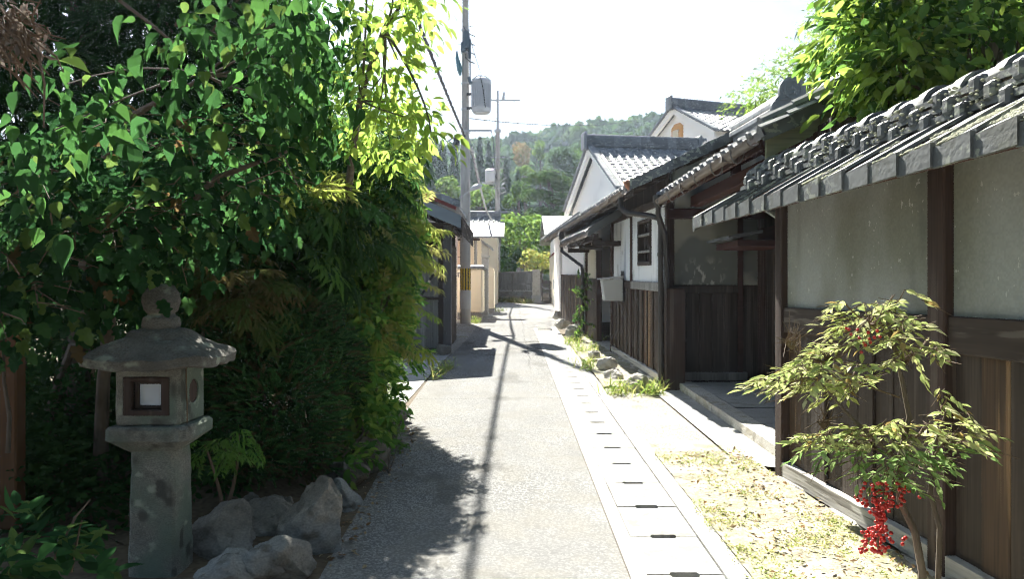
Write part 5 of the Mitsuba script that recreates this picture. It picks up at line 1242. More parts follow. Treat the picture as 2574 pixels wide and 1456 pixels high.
lbd = [blob(60, 1200, 4.9, 150, 130, .3), blob(200, 1280, 4.9, 140, 130, .3), blob(120, 1400, 4.7, 170, 90, .3), blob(300, 1180, 5.4, 120, 130, .3), blob(540, 1180, 5.2, 70, 60, .2), blob(280, 1400, 5.0, 120, 80, .25), blob(120, 1060, 5.6, 170, 130, .35), blob(-60, 1150, 5.0, 150, 260, .4)]
p, o = cloud(lbd, 2200, .8); P_, D_, N_ = twigs(p, o, .14, 5, .3)
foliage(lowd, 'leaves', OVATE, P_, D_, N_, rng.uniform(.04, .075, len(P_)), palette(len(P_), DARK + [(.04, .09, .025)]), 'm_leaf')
stems(lowd, 'stems', branchy(np.array([-2.7, 5.2, .1]), [b[:3] for b in lbd], .02, .006))
core = thing('dark_shrub', 'dense dark heart of the hedge between the nandina and the juniper', 'shrub')
cb = [np.r_[-1.95, 6.6, 1.7, .55, 1.0, 1.3], np.r_[-1.8, 8.0, 1.8, .5, .9, 1.6], np.r_[-2.3, 5.8, 1.2, .5, .6, .8]]
p, o = cloud(cb, 2300, .8); P_, D_, N_ = twigs(p, o, .2, 4, .3)
foliage(core, 'leaves', SMALL, P_, D_, N_, rng.uniform(.05, .085, len(P_)), palette(len(P_), DARK), 'm_leaf')
stems(core, 'stems', branchy(np.array([-1.95, 7.4, .2]), [b[:3] for b in cb], .03, .008))
back = thing('hedge', 'tall dark hedge closing the garden off at the back left', 'hedge')
bb = [np.r_[-6.5, 9.5, 1.2, 1.6, .9, 2.0], np.r_[-4.6, 10.2, 1.2, 1.6, .9, 2.2], np.r_[-3.6, 10.8, 1.2, 1.2, .8, 2.0], np.r_[-8.5, 8.5, 1.5, 1.6, 1, 2.3], np.r_[-9.5, 6.5, 1.5, 1.2, 1.6, 2.5], np.r_[-3.0, 8.8, 1.0, .6, .9, 1.4]]
p, o = cloud(bb, 7000, .8); P_, D_, N_ = twigs(p, o, .26, 4, .3)
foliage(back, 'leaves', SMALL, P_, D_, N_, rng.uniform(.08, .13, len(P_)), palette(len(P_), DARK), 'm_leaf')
stems(back, 'stems', [([(x, y, .1), (x + .1, y, 1.6)], [.05, .03]) for x, y in ((-6.5, 9.5), (-4.6, 10.2), (-3.3, 10.8), (-8.5, 8.5), (-3.0, 8.8))])

# nandinas in the hedge
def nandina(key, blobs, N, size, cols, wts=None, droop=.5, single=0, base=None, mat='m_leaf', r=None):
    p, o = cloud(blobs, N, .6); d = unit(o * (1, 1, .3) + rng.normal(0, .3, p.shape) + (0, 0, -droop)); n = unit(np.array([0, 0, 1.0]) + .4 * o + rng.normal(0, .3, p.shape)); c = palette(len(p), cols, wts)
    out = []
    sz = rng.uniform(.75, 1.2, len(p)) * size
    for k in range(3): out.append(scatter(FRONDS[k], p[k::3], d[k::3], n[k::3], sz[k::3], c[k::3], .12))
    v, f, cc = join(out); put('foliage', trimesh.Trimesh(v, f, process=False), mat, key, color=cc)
    if base is not None: stems(key, 'stems', branchy(np.asarray(base, float), [b[:3] for b in blobs], .014, .006, .1), 'm_twig')
n1 = thing('nandina', 'dark nandina with long drooping leaflets in the middle of the hedge', 'shrub')
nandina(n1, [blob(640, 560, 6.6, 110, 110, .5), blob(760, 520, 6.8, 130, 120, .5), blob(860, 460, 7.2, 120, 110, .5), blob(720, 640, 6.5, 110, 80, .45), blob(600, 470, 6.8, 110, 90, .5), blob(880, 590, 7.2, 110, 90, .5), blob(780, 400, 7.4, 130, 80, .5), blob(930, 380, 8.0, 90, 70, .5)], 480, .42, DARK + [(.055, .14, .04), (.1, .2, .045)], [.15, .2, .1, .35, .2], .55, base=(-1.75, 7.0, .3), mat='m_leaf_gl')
scene['m_leaf_gl'] = {'type': 'principledthin', 'base_color': VC, 'roughness': .32, 'diff_trans': .95, 'eta': 1.5}
n2 = thing('nandina', 'nandina sprays at the right edge of the hedge with sunlight painted into their yellow leaves', 'shrub')
nandina(n2, [blob(985, 640, 7.8, 70, 34, .3), blob(965, 520, 8.2, 80, 60, .4), blob(940, 770, 7.2, 100, 22, .3), blob(700, 470, 6.3, 110, 50, .3), blob(900, 400, 8.0, 70, 30, .3), blob(1010, 560, 8.6, 55, 60, .3), blob(985, 450, 9.0, 60, 40, .3), blob(1000, 720, 7.8, 45, 40, .3), blob(930, 470, 7.6, 60, 60, .3), blob(900, 540, 7.0, 60, 40, .25), blob(960, 850, 7.0, 50, 40, .2)], 260, .3, [(.3, .36, .08), (.22, .32, .06), (.36, .36, .12)], None, .25, base=(-1.7, 7.4, .3), mat='m_leaf_soft')  # bright yellow palette paints the sun on this edge of the hedge
n3 = thing('nandina', 'brownish-leaved nandina low in shade right of the lantern top', 'shrub')
nandina(n3, [blob(600, 700, 5.6, 80, 45, .3), blob(640, 760, 5.5, 80, 45, .3), blob(560, 670, 5.7, 45, 40, .25)], 90, .3, [(.1, .115, .04), (.08, .12, .036), (.13, .11, .045)], None, .35, base=(-1.95, 5.6, .3))
n4 = thing('nandina_seedling', 'bright green young nandina beside the lantern platform', 'seedling')
nandina(n4, [blob(515, 1120, 4.6, 35, 26, .12), blob(600, 1095, 4.8, 36, 36, .12)], 12, .18, [(.12, .26, .05), (.15, .28, .06)], None, .2, base=(-1.72, 4.75, .25))
n5 = thing('nandina', 'small dark nandina between the lantern finial and the juniper', 'shrub')
nandina(n5, [blob(540, 850, 5.9, 70, 60, .3), blob(700, 830, 6.0, 60, 40, .3), blob(480, 780, 6.0, 60, 70, .3)], 80, .3, DARK + [(.04, .1, .03)], None, .4, base=(-2.1, 6.0, .25))

# feathery junipers
j1 = thing('juniper', 'large feathery juniper bush hanging over the edging stones', 'shrub')
jb = [blob(640, 900, 5.7, 130, 110, .45), blob(760, 880, 6.2, 120, 110, .45), blob(700, 1010, 5.6, 140, 110, .45), blob(770, 1090, 5.7, 80, 110, .4), blob(640, 1130, 5.4, 120, 80, .4), blob(850, 940, 6.4, 60, 90, .4), blob(730, 790, 6.2, 120, 60, .4)]
conifer(j1, jb, 6500, .115, [(.05, .13, .045), (.065, .165, .055), (.085, .19, .06), (.035, .09, .035), (.11, .1, .05)], NEEDLE, -.3, trunk=branchy(np.array([-1.75, 5.9, .25]), [b[:3] for b in jb], .025, .008) + [([at(590, 1290, 5.3), at(560, 1180, 5.3), at(600, 1050, 5.4)], [.03, .025, .02])])
j2 = thing('arborvitae', 'tall yellow-green conifer at the far right end of the hedge', 'tree')
ab = [blob(990, 450, 8.9, 46, 130, .4), blob(1025, 590, 8.8, 34, 62, .32), blob(1010, 690, 8.8, 24, 60, .3), blob(990, 800, 8.8, 32, 110, .32), blob(960, 920, 8.7, 36, 90, .32), blob(950, 430, 9.0, 60, 80, .4), blob(940, 620, 8.9, 70, 200, .4)]
conifer(j2, ab, 3000, .13, [(.19, .3, .06), (.25, .36, .07), (.11, .21, .05)], [FAN], .1, 'm_leaf_soft', trunk=[([(-1.45, 8.9, .2), (-1.4, 8.9, 2.8)], [.06, .02])])
# glossy camellia-like shrub at the hedge's right edge
g1 = thing('camellia', 'glossy broad-leaved shrub bulging over the lane at the hedge front', 'shrub')
gb = [blob(1005, 610, 8.0, 42, 60, .25), blob(980, 520, 8.2, 48, 50, .25), blob(930, 560, 7.4, 60, 60, .25), blob(945, 760, 7.4, 85, 80, .4), blob(975, 870, 7.6, 58, 70, .3), blob(930, 850, 7.2, 90, 80, .4), blob(880, 960, 6.6, 70, 80, .35), blob(940, 980, 7.2, 70, 60, .3), blob(900, 1070, 6.5, 70, 70, .3), blob(860, 1150, 6.0, 40, 45, .2), blob(860, 790, 6.9, 80, 60, .35), blob(985, 690, 8.2, 52, 70, .35)]
p, o = cloud(gb, 900, .6); P_, D_, N_ = twigs(p, o, .2, 6, .25)
foliage(g1, 'leaves', OVATE, P_, D_, N_, rng.uniform(.06, .105, len(P_)), palette(len(P_), [(.09, .22, .045), (.13, .28, .055), (.06, .15, .035), (.26, .4, .08)], [.28, .3, .1, .32]), 'm_leaf_gl', 260)
stems(g1, 'stems', branchy(np.array([-1.5, 7.2, .3]), [b[:3] for b in gb], .02, .006))
# upper hedge foliage below the young tree
g2 = thing('privet', 'small-leaved sunlit shrub high in the hedge under the young tree', 'shrub')
pb_ = [blob(925, 470, 7.4, 62, 90, .5), blob(890, 390, 7.2, 80, 70, .5), blob(945, 570, 7.4, 48, 80, .4), blob(900, 640, 7.2, 70, 80, .4), blob(840, 300, 8.4, 90, 90, .5), blob(780, 380, 8.2, 90, 70, .5), blob(950, 350, 8.8, 60, 50, .4), blob(900, 330, 8.6, 80, 80, .4), blob(720, 320, 8.2, 80, 80, .5)]
p, o = cloud(pb_, 2500, .7); P_, D_, N_ = twigs(p, o, .22, 6, .2)
foliage(g2, 'leaves', SMALL, P_, D_, N_, rng.uniform(.045, .08, len(P_)), palette(len(P_), [(.09, .19, .04), (.14, .25, .05), (.05, .11, .03), (.24, .34, .07)]), 'm_leaf')
stems(g2, 'stems', branchy(np.array([-2.1, 8.9, .3]), [b[:3] for b in pb_], .03, .008))
# young tree with yellow-green leaves and a dark leaning stem
yt = thing('young_tree', 'young yellow-green tree with a dark leaning stem above the hedge', 'tree')
Y_ = 5.1
tb = [blob(960, 190, Y_, 75, 60, .5), blob(1010, 250, Y_, 70, 50, .5), blob(930, 260, Y_ + .3, 70, 50, .5), blob(1040, 300, Y_ - .2, 50, 40, .35), blob(960, 110, Y_, 60, 50, .4), blob(900, 40, Y_ + .2, 50, 40, .4), blob(1020, 40, Y_, 60, 40, .4), blob(1085, 340, Y_ - .5, 30, 22, .2), blob(940, 330, Y_ + .2, 80, 50, .5), blob(990, -30, Y_, 110, 40, .5), blob(1000, 150, Y_, 60, 50, .4), blob(980, 360, Y_ + .6, 60, 60, .5)]
p, o = cloud(tb, 300, .9); P_, D_, N_ = twigs(p, o * (1, 1, .3), .17, 4, .3)
D_ = unit(D_ + (0, 0, -.25)); N_ = unit(N_ + (0, -.2, .2))
foliage(yt, 'leaves', OVATE, P_, D_, N_, rng.uniform(.06, .1, len(P_)), palette(len(P_), NEWG), 'm_leaf_soft', 260)
st_ = [at(868, 540, 7.1), at(880, 440, 6.0), at(892, 350, 5.3), at(905, 250, Y_), at(930, 170, Y_), at(965, 70, Y_), at(1010, 10, Y_), at(1050, -60, Y_)]
stems(yt, 'trunk', [([(-1.75, 7.4, .2)] + st_, [.05, .04, .03, .022, .02, .017, .013, .009, .006])])
stems(yt, 'branches', branchy(st_[3], [b[:3] for b in tb[:6]], .008, .003) + branchy(st_[5], [b[:3] for b in tb[6:]], .01, .004) + [([at(912, 200, Y_), at(918, 100, Y_), at(922, -20, Y_)], [.009, .008, .006])])
# unseen trees added behind the viewer to keep the near shade dark
for lab, bl, tx in (('unseen evergreen added behind the viewer on the left to darken the near shade', [np.r_[-3.2, -1.5, 5.0, 2.2, 2.4, 2.2], np.r_[-3.8, 1.6, 5.6, 1.6, 1.6, 1.8], np.r_[-4.4, -4.5, 4.5, 2.2, 2.4, 2.6], np.r_[-2.6, -3.0, 2.8, 1.3, 2.4, 1.5]], (-3.6, -1.5)),
                    ('unseen evergreen added behind the viewer on the right to darken the near shade', [np.r_[4.2, -1.5, 4.6, 1.9, 2.2, 2.0], np.r_[3.4, -4.5, 4.8, 2.4, 2.4, 2.4], np.r_[.6, -7.5, 4.2, 2.8, 1.6, 2.8]], (4.4, -2.0))):
    t = thing('evergreen_tree', lab, 'tree')
    p, o = cloud(bl, 5200, .8); n = unit(o + rng.normal(0, .5, p.shape)); a = scatter(SMALL, p, unit(rng.normal(size=p.shape)), n, rng.uniform(.25, .4, len(p)), palette(len(p), DARK), .12)
    put('foliage', trimesh.Trimesh(a[0], a[1], process=False), 'm_leaf', t, color=a[2]); stems(t, 'trunk', [([(tx[0], tx[1], -.3), (tx[0], tx[1], 4.5)], [.18, .1])])
# low plants
ls = thing('broadleaf_shrub', 'glossy dark-leaved shrub in the bottom left corner', 'shrub')
lb_ = [blob(50, 1340, 2.9, 90, 50, .15), blob(110, 1400, 2.8, 90, 45, .15), blob(20, 1440, 2.7, 90, 50, .15), blob(180, 1460, 2.8, 60, 20, .12)]
p, o = cloud(lb_, 46, .9); P_, D_, N_ = twigs(p, o + (0, -.3, .3), .1, 5, .2)
foliage(ls, 'leaves', OVATE, P_, D_, N_, rng.uniform(.065, .11, len(P_)), palette(len(P_), [(.035, .1, .035), (.05, .14, .045), (.03, .085, .035), (.1, .17, .05)]), 'm_leaf_gl', 180)
stems(ls, 'stems', branchy(np.array([-1.75, 3.0, .05]), [b[:3] for b in lb_], .008, .004) + [([at(130, 1420, 2.8), at(190, 1300, 2.85), at(228, 1256, 2.9)], [.005, .004, .002]), ([at(180, 1440, 2.8), at(200, 1330, 2.8), at(206, 1310, 2.8)], [.004, .003, .003])], 'm_twig')
wd = thing('weed', 'tall bright green weeds growing from the stone edging', 'weed')
wb = [blob(975, 1090, 7.3, 32, 26, .1), blob(975, 1150, 7.1, 34, 36, .12), blob(985, 1120, 7.2, 26, 40, .1)]
p, o = cloud(wb, 80, .9); P_, D_, N_ = twigs(p, o + (0, 0, .6), .08, 6, .1)
foliage(wd, 'leaves', LANCE, P_, D_, N_, rng.uniform(.05, .09, len(P_)), palette(len(P_), [(.12, .26, .06), (.16, .3, .07)]), 'm_leaf')
stems(wd, 'stems', branchy(on_ground(975, 1195), [b[:3] for b in wb], .005, .003))

# ---- right side: berry bush in front of the wall
nf = thing('red_berry_nandina', 'sunlit nandina with hanging red berries growing in front of the tiled wall', 'shrub')
Yn = 3.35; base = np.array([1.74, 3.4, float(g(3.4))])
stem_tips = [at(2270, 900, Yn), at(2250, 1150, Yn), at(2340, 1060, Yn + .1), at(2190, 1080, Yn - .05)]
def poly(ps, rs): return (np.array(ps), np.array(rs))
stems(nf, 'stem', [poly([base + (.03, .05, 0), at(2318, 1440, Yn), at(2300, 1340, Yn), at(2262, 1260, Yn), at(2262, 1150, Yn), at(2285, 1050, Yn), at(2268, 960, Yn), at(2245, 860, Yn), at(2225, 780, Yn)], [.018, .017, .016, .014, .012, .011, .010, .007, .003])], 'm_bark')
stems(nf, 'stem', [poly([base + (.1, 0, 0), at(2358, 1456, Yn), at(2362, 1330, Yn), at(2338, 1240, Yn), at(2350, 1120, Yn + .02), at(2380, 1030, Yn + .05)], [.014, .012, .011, .01, .008, .004])], 'm_bark')
stems(nf, 'stem', [poly([at(2262, 1160, Yn), at(2180, 1090, Yn - .03), at(2120, 1030, Yn - .05), at(2060, 960, Yn - .08)], [.009, .008, .006, .003])], 'm_bark')
groups = [((2180, 800), (105, 55), 20), ((2080, 890), (90, 50), 17), ((1985, 940), (110, 42), 17), ((2120, 950), (90, 45), 16), ((2300, 880), (80, 40), 9), ((2250, 830), (60, 40), 7), ((2080, 1110), (95, 36), 13), ((2190, 1090), (95, 45), 14), ((2300, 1090), (80, 55), 13), ((2390, 1095), (80, 45), 8), ((2240, 1180), (75, 40), 10), ((2310, 1150), (60, 40), 8), ((2380, 1010), (30, 60), 4), ((2250, 750), (50, 30), 3)]
PP, DD, NN, FR = [], [], [], []
for (cu_, cv), (ru, rv), k in groups:
    for _ in range(int(k * 1.3)):
        a, b = rng.uniform(-1, 1), rng.uniform(-1, 1); s = at(2250 + (cu_ - 2250) * .93 + a * ru * .72, cv + b * rv * .8, Yn + rng.uniform(-.16, .16))
        out = unit(np.array([(cu_ + a * ru - 2260) / 260, rng.uniform(-.9, .5), -.12 + rng.normal(0, .12)]) + rng.normal(0, .35, 3) * (1, .5, .3))
        FR.append((at(2250 + (cu_ - 2250) * .9, cv + 14, Yn), s, s + out * .1))
        side = unit(np.cross(out, [0, 0, 1.0])); nl = rng.integers(6, 11); L = rng.uniform(.08, .145)
        for j in range(nl):
            t = (j + .6) / nl; sg = (1, -1)[j % 2]; ang = 0 if j == nl - 1 else .8
            PP.append(s + out * L * t - np.array([0, 0, .3 * L * t * t])); DD.append(unit(out * math.cos(ang) + sg * side * math.sin(ang) + (0, 0, rng.normal(-.04, .18)))); NN.append(unit(np.array([-.4, -.05, .9]) + rng.normal(0, .28, 3)))
PP, DD, NN = np.array(PP), np.array(DD), np.array(NN)
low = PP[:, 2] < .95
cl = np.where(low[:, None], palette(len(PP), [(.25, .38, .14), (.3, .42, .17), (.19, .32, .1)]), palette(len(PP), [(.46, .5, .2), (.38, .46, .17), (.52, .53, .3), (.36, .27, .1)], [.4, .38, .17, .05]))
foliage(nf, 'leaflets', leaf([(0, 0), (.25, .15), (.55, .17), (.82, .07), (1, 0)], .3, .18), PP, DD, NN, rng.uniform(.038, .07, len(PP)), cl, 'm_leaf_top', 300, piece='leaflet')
tw = []
for c, d in zip(PP[::7], DD[::7]): tw.append(([c - d * .03, c + d * .03, c + d * .1], [.0022, .002, .001]))
tw += [(np.array([st_a, (st_a + st_b) / 2 + (0, 0, .03), st_b]), [.004, .003, .002]) for st_a, st_b in [(at(2262, 1000, Yn), at(2010, 950, Yn - .08)), (at(2250, 880, Yn), at(2110, 820, Yn)), (at(2262, 930, Yn), at(2330, 880, Yn)), (at(2262, 1150, Yn), at(2050, 1120, Yn - .05)), (at(2345, 1150, Yn), at(2420, 1090, Yn)), (at(2230, 800, Yn), at(2250, 740, Yn)), (at(2262, 1200, Yn), at(2225, 1215, Yn - .03)), (at(2225, 1215, Yn - .03), at(2205, 1380, Yn - .03))]]
tw += [(np.array([a_, (a_ + b_) / 2 + (0, 0, -.01), b_, c_]), [.003, .0025, .002, .001]) for a_, b_, c_ in FR]
stems(nf, 'twigs', tw, 'm_twig')
bc = put('berry_cluster', tube([at(2240, 1200, Yn - .03), at(2222, 1230, Yn - .05), at(2205, 1395, Yn - .05)], .0025, 5), 'm_twig', nf, label='hanging cluster of red berries')
ico = mikit.ply(trimesh.creation.icosphere(subdivisions=1), 'm_berry', smooth=True)
for k in range(220):
    t = rng.random(); wdt = 40 + 22 * math.sin(t * 9) - 16 * t
    c = at(2222 - 22 * t + (22 if t < .18 and rng.random() < .5 else 0) + rng.normal(0, .55) * wdt, 1215 + 178 * t, Yn - .05 + rng.normal(0, .03)); m = np.diag([.0082, .0082, .0082, 1.0]); m[:3, 3] = c
    put('berry', ico, None, bc, m=m)
bc2 = put('berry_cluster', tube([at(2150, 840, Yn - .1), at(2155, 870, Yn - .1)], .002, 5), 'm_twig', nf, label='smaller red berries among the top leaves')
for k in range(14):
    c = at(*[(2145, 840), (2175, 862), (2195, 845)][k % 3] + rng.normal(0, 11, 2), Yn - .14 + rng.normal(0, .03)); m = np.diag([.0072, .0072, .0072, 1.0]); m[:3, 3] = c; put('berry', ico, None, bc2, m=m)
for cu_, cv in ((1990, 860), (2070, 1060), (2270, 905)):
    tw = [([at(cu_, cv + 20, Yn), at(cu_ + rng.normal(0, 8), cv, Yn), at(cu_ + rng.normal(0, 22), cv - 10 + rng.normal(0, 26), Yn + rng.normal(0, .03))], [.0018, .0015, .001]) for _ in range(34)]
    stems(nf, 'dry_panicle', tw, 'm_twig')

# tree over the garden wall
rt = thing('broadleaf_tree', 'large glossy broad-leaved tree leaning over the ridge of the garden wall', 'tree')
rb = [blob(2185, 90, 5.8, 95, 95, .5), blob(2260, 190, 5.6, 95, 80, .5), blob(2180, 225, 5.9, 55, 45, .35), blob(2330, 100, 5.8, 120, 120, .6), blob(2300, -20, 6.0, 200, 80, .7), blob(2440, 60, 5.8, 120, 110, .7), blob(2560, 80, 5.6, 110, 130, .7), blob(2450, 190, 6.2, 130, 60, .6), blob(2210, 10, 6.0, 95, 60, .5), blob(2560, -40, 6.0, 150, 90, .8), blob(2700, 60, 5.6, 130, 150, .8), blob(2400, 20, 7.2, 200, 130, .7), blob(2560, 30, 7.4, 200, 140, .7)]
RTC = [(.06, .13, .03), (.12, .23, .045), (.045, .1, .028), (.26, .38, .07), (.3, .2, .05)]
for bl, n_, mat, wts in (([rb[k] for k in (0, 1, 2, 8)], 300, 'm_leaf_soft', [.12, .25, .05, .575, .005]), ([rb[k] for k in (3, 4, 5, 6, 7, 9, 10, 11, 12)], 720, 'm_leaf_gl', [.3, .32, .2, .176, .004])):  # left lobes get a paler leaf mix: sunlight put into the colour
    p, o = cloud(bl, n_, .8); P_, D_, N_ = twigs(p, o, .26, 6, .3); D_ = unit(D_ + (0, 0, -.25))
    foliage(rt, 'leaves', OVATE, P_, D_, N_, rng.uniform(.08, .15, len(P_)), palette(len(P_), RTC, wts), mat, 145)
rb0 = np.array([3.9, 6.3, 0.1])
stems(rt, 'trunk', [([rb0, rb0 + (0, 0, 1.6), rb0 + (-.15, -.1, 2.6), rb0 + (-.2, 0, 4.0)], [.16, .14, .12, .06])])
stems(rt, 'branches', branchy(rb0 + (-.15, -.1, 2.5), [b[:3] for b in rb], .04, .006, .08))
mt = thing('maple_tree', 'light feathery tree rising behind the gate roof', 'tree')
mb_ = [blob(1900, 250, 15, 60, 40, .9), blob(1960, 190, 15.5, 50, 40, .8), blob(2040, 160, 15, 60, 60, .9), blob(2080, 60, 15.5, 40, 60, .8), blob(2000, 260, 15, 60, 50, .8), blob(2090, 250, 14.5, 70, 60, .8), blob(1940, 290, 15, 60, 40, .8), blob(2160, 120, 15.5, 90, 110, 1), blob(1860, 262, 15.5, 24, 16, .4)]
p, o = cloud(mb_, 1500, .95); P_, D_, N_ = twigs(p, o * (1, 1, .4), .3, 6, .2)
foliage(mt, 'leaves', SMALL, P_, D_, N_, rng.uniform(.05, .1, len(P_)), palette(len(P_), [(.2, .3, .06), (.14, .25, .05), (.26, .34, .08)]), 'm_leaf_soft')
stems(mt, 'trunk', [([(5.9, 15.3, .3), (5.8, 15.3, 3), (5.6, 15.2, 5.2)], [.14, .11, .05])] + branchy(np.array([5.8, 15.3, 3.2]), [b[:3] for b in mb_], .04, .01))

# ivy on the house corner, weeds at the foot of the house
iv = thing('ivy', 'bright ivy climbing the dark boards of the long house', 'vine')
pts = np.array([at(1462 + 14 * math.sin(k * .7) + rng.normal(0, 8), 690 + k * 6.2 + rng.normal(0, 4), 18.4 - .02 * k) for k in range(26)])
q = np.repeat(pts, 9, 0) + rng.normal(0, .045, (234, 3)) * (1, 1, 1)
foliage(iv, 'leaves', HEART, q, unit(np.array([0, 0, -1.0]) + rng.normal(0, .5, q.shape)), unit(np.array([-.8, -.5, .3]) + rng.normal(0, .4, q.shape)), rng.uniform(.05, .09, len(q)), palette(len(q), [(.07, .16, .035), (.2, .32, .07), (.045, .11, .03)]), 'm_leaf')
stems(iv, 'stem', [(pts[::-3], .012)])
wspots = [((1480, 918), 15.0, 'clump of yellow-green weeds by the gutter below the doorway'), ((1560, 985), 10.6, 'low sunlit weeds left of the largest boulder'), ((1500, 850), 16.6, 'weeds at the foot of the ivy'), ((1440, 860), 17.5, 'sparse weeds among the cream boulders'), ((1640, 985), 10.7, 'small green tuft right of the largest boulder'), ((1470, 880), 16.0, 'pale dry weeds beside the gutter'), ((1108, 935), 12.6, 'grassy tuft in the joint between apron and lane'), ((1195, 805), 25.2, 'small tuft at the foot of the near utility pole'), ((1255, 770), 33, 'dark leafy plant at the foot of the short cream wall')]
for (u, v_), y, lab in wspots:
    k = thing('weed', lab, 'weed', None); c = on_ground(u, v_ + 8); y = c[1]; R = .22 if y < 20 else .3
    if u in (1640, 1195): R = .14
    if u == 1255: c = np.array([-.62, 32.2, float(g(32))]); R = .3
    n_ = 85; bp = c + np.c_[rng.normal(0, R * .55, n_), rng.normal(0, R * (1.6 if u < 1500 else .8), n_), rng.random(n_) * .03]
    if u == 1108: bp = c + np.c_[rng.normal(0, .05, n_) + np.linspace(-.08, .1, n_), np.linspace(-.7, .9, n_), 0 * rng.random(n_)]; bp[:, 2] = g(bp[:, 1])
    dd = unit(np.array([0, 0, 1.0]) + rng.normal(0, .45, bp.shape)); A = scatter(BLADE, bp, dd, rng.normal(size=bp.shape), rng.uniform(.08, .26, n_), palette(n_, [(.3, .34, .1), (.36, .36, .13), (.2, .3, .07)]))
    L_ = bp + dd * rng.uniform(.05, .2, (n_, 1)); B_ = scatter(OVATE, L_, unit(rng.normal(size=bp.shape) * (1, 1, .4)), np.array([0, 0, 1.0]) + rng.normal(0, .3, bp.shape), rng.uniform(.03, .07, n_), palette(n_, [(.26, .36, .08), (.33, .38, .11), (.18, .3, .06)]))
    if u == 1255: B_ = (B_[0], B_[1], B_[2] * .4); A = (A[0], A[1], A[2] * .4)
    v, f, cc = join([A, B_]); put('leaves', trimesh.Trimesh(v, f, process=False), 'm_leaf', k, color=cc)
# ground cover and litter on the verge
n_ = 3600; x = rng.uniform(1.2, 2.25, n_); y = rng.uniform(2.2, 7.1, n_); ok = (x < 2.6 - .0604 * (y + 3) - .02) & (meshkit.fbm(np.c_[x * 3, y * 3, 0 * x], 3, 8) + .25 * rng.random(n_) > .63); x, y = x[ok], y[ok]
hgt = rng.uniform(.008, .05, len(x)) * (meshkit.fbm(np.c_[x * 2, y * 2, 0 * x + 5], 2, 3) + .4)
bp = np.repeat(np.c_[x, y, g(y) + np.where(x < 1.25, .024, .03)], 6, 0) + rng.normal(0, .012, (6 * len(x), 3)) * (1, 1, 0); bp[:, 2] += np.repeat(hgt, 6) * rng.random(len(bp))
a = scatter(SMALL, bp, unit(rng.normal(size=bp.shape) * (1, 1, .5) + (0, 0, .35)), np.array([0, 0, 1.0]) + rng.normal(0, .4, bp.shape), rng.uniform(.009, .024, len(bp)), np.repeat(palette(len(x), [(.38, .42, .14), (.46, .47, .2), (.26, .33, .09), (.42, .38, .2)]), 6, 0))
put('ground_cover', trimesh.Trimesh(a[0], a[1], process=False), 'm_leaf', color=a[2], label='tiny yellow-green ground cover on the sunlit verge', cat='ground cover', kind='stuff')
n_ = 900; x = np.r_[rng.uniform(1.3, 2.2, 700), rng.normal(-1.0, .07, 200)]; y = np.r_[rng.uniform(2.2, 6.9, 700), rng.uniform(4.2, 8.2, 200)]; ok = x < 2.6 - .0604 * (y + 3) - .02; x, y = x[ok], y[ok]
bp = np.c_[x, y, g(y) + np.where(x > 0, .062, .022)]
a = scatter(SMALL, bp, unit(rng.normal(size=bp.shape) * (1, 1, .2)), np.array([0, 0, 1.0]) + rng.normal(0, .3, bp.shape), rng.uniform(.02, .05, len(bp)), palette(len(bp), [(.2, .12, .06), (.3, .2, .1), (.14, .09, .05), (.36, .28, .17)]))
put('leaf_litter', trimesh.Trimesh(a[0], a[1], process=False), 'm_needle', color=a[2], label='dry brown leaves scattered along the lane edges', cat='dry leaves', kind='stuff')
n_ = 500; t = rng.random(n_); bp = np.c_[1.0 - 1.9 * t + rng.normal(0, .12, n_), 40.8 + 2.7 * t + rng.normal(0, .2, n_) - .3, 0 * t]; bp[:, 2] = g(bp[:, 1])
a = scatter(BLADE, bp, unit(np.array([0, 0, 1.0]) + rng.normal(0, .4, bp.shape)), rng.normal(size=bp.shape), rng.uniform(.15, .4, n_), palette(n_, [(.3, .3, .1), (.34, .28, .14), (.2, .26, .07)]))
put('dry_grass', trimesh.Trimesh(a[0], a[1], process=False), 'm_leaf', color=a[2], label='dry grass along the foot of the board fence', cat='grass', kind='stuff')

# ---- trees in the middle distance and on the hills
QUAD = (np.array([(-.5, -.3, 0), (.1, -.5, .06), (.55, 0, -.05), (.05, .5, .05)]), np.array([(0, 1, 2), (0, 2, 3)]))
def crown(key, blobs, N, size, cols, mat='m_needle', shell=.5, name='crown', w=None, up=.4):
    p, o = cloud(blobs, N, shell); n = unit(o + (0, 0, up) + rng.normal(0, .5, p.shape)); d = unit(np.cross(n, rng.normal(size=p.shape)))
    a = scatter(QUAD, p, d, n, rng.uniform(.6, 1.3, len(p)) * size, palette(len(p), cols, w), .15)
    if key is None: return a
    put(name, trimesh.Trimesh(a[0], a[1], process=False), mat, key, color=a[2])
def lumps(u, v, y, ru, rv, n, r):
    """A crown as a heap of lumps inside a picture-sized oval."""
    out = []
    for k in range(n):
        a = r.uniform(0, 2 * math.pi); q = math.sqrt(r.random()) * .7; s = r.uniform(.35, .55)
        b = blob(u + ru * q * math.cos(a), v + rv * q * math.sin(a), y + r.normal(0, .25) * ru / 2000 * y, ru * s, rv * s, ru * s / 2000 * y)
        out.append(b)
    return out
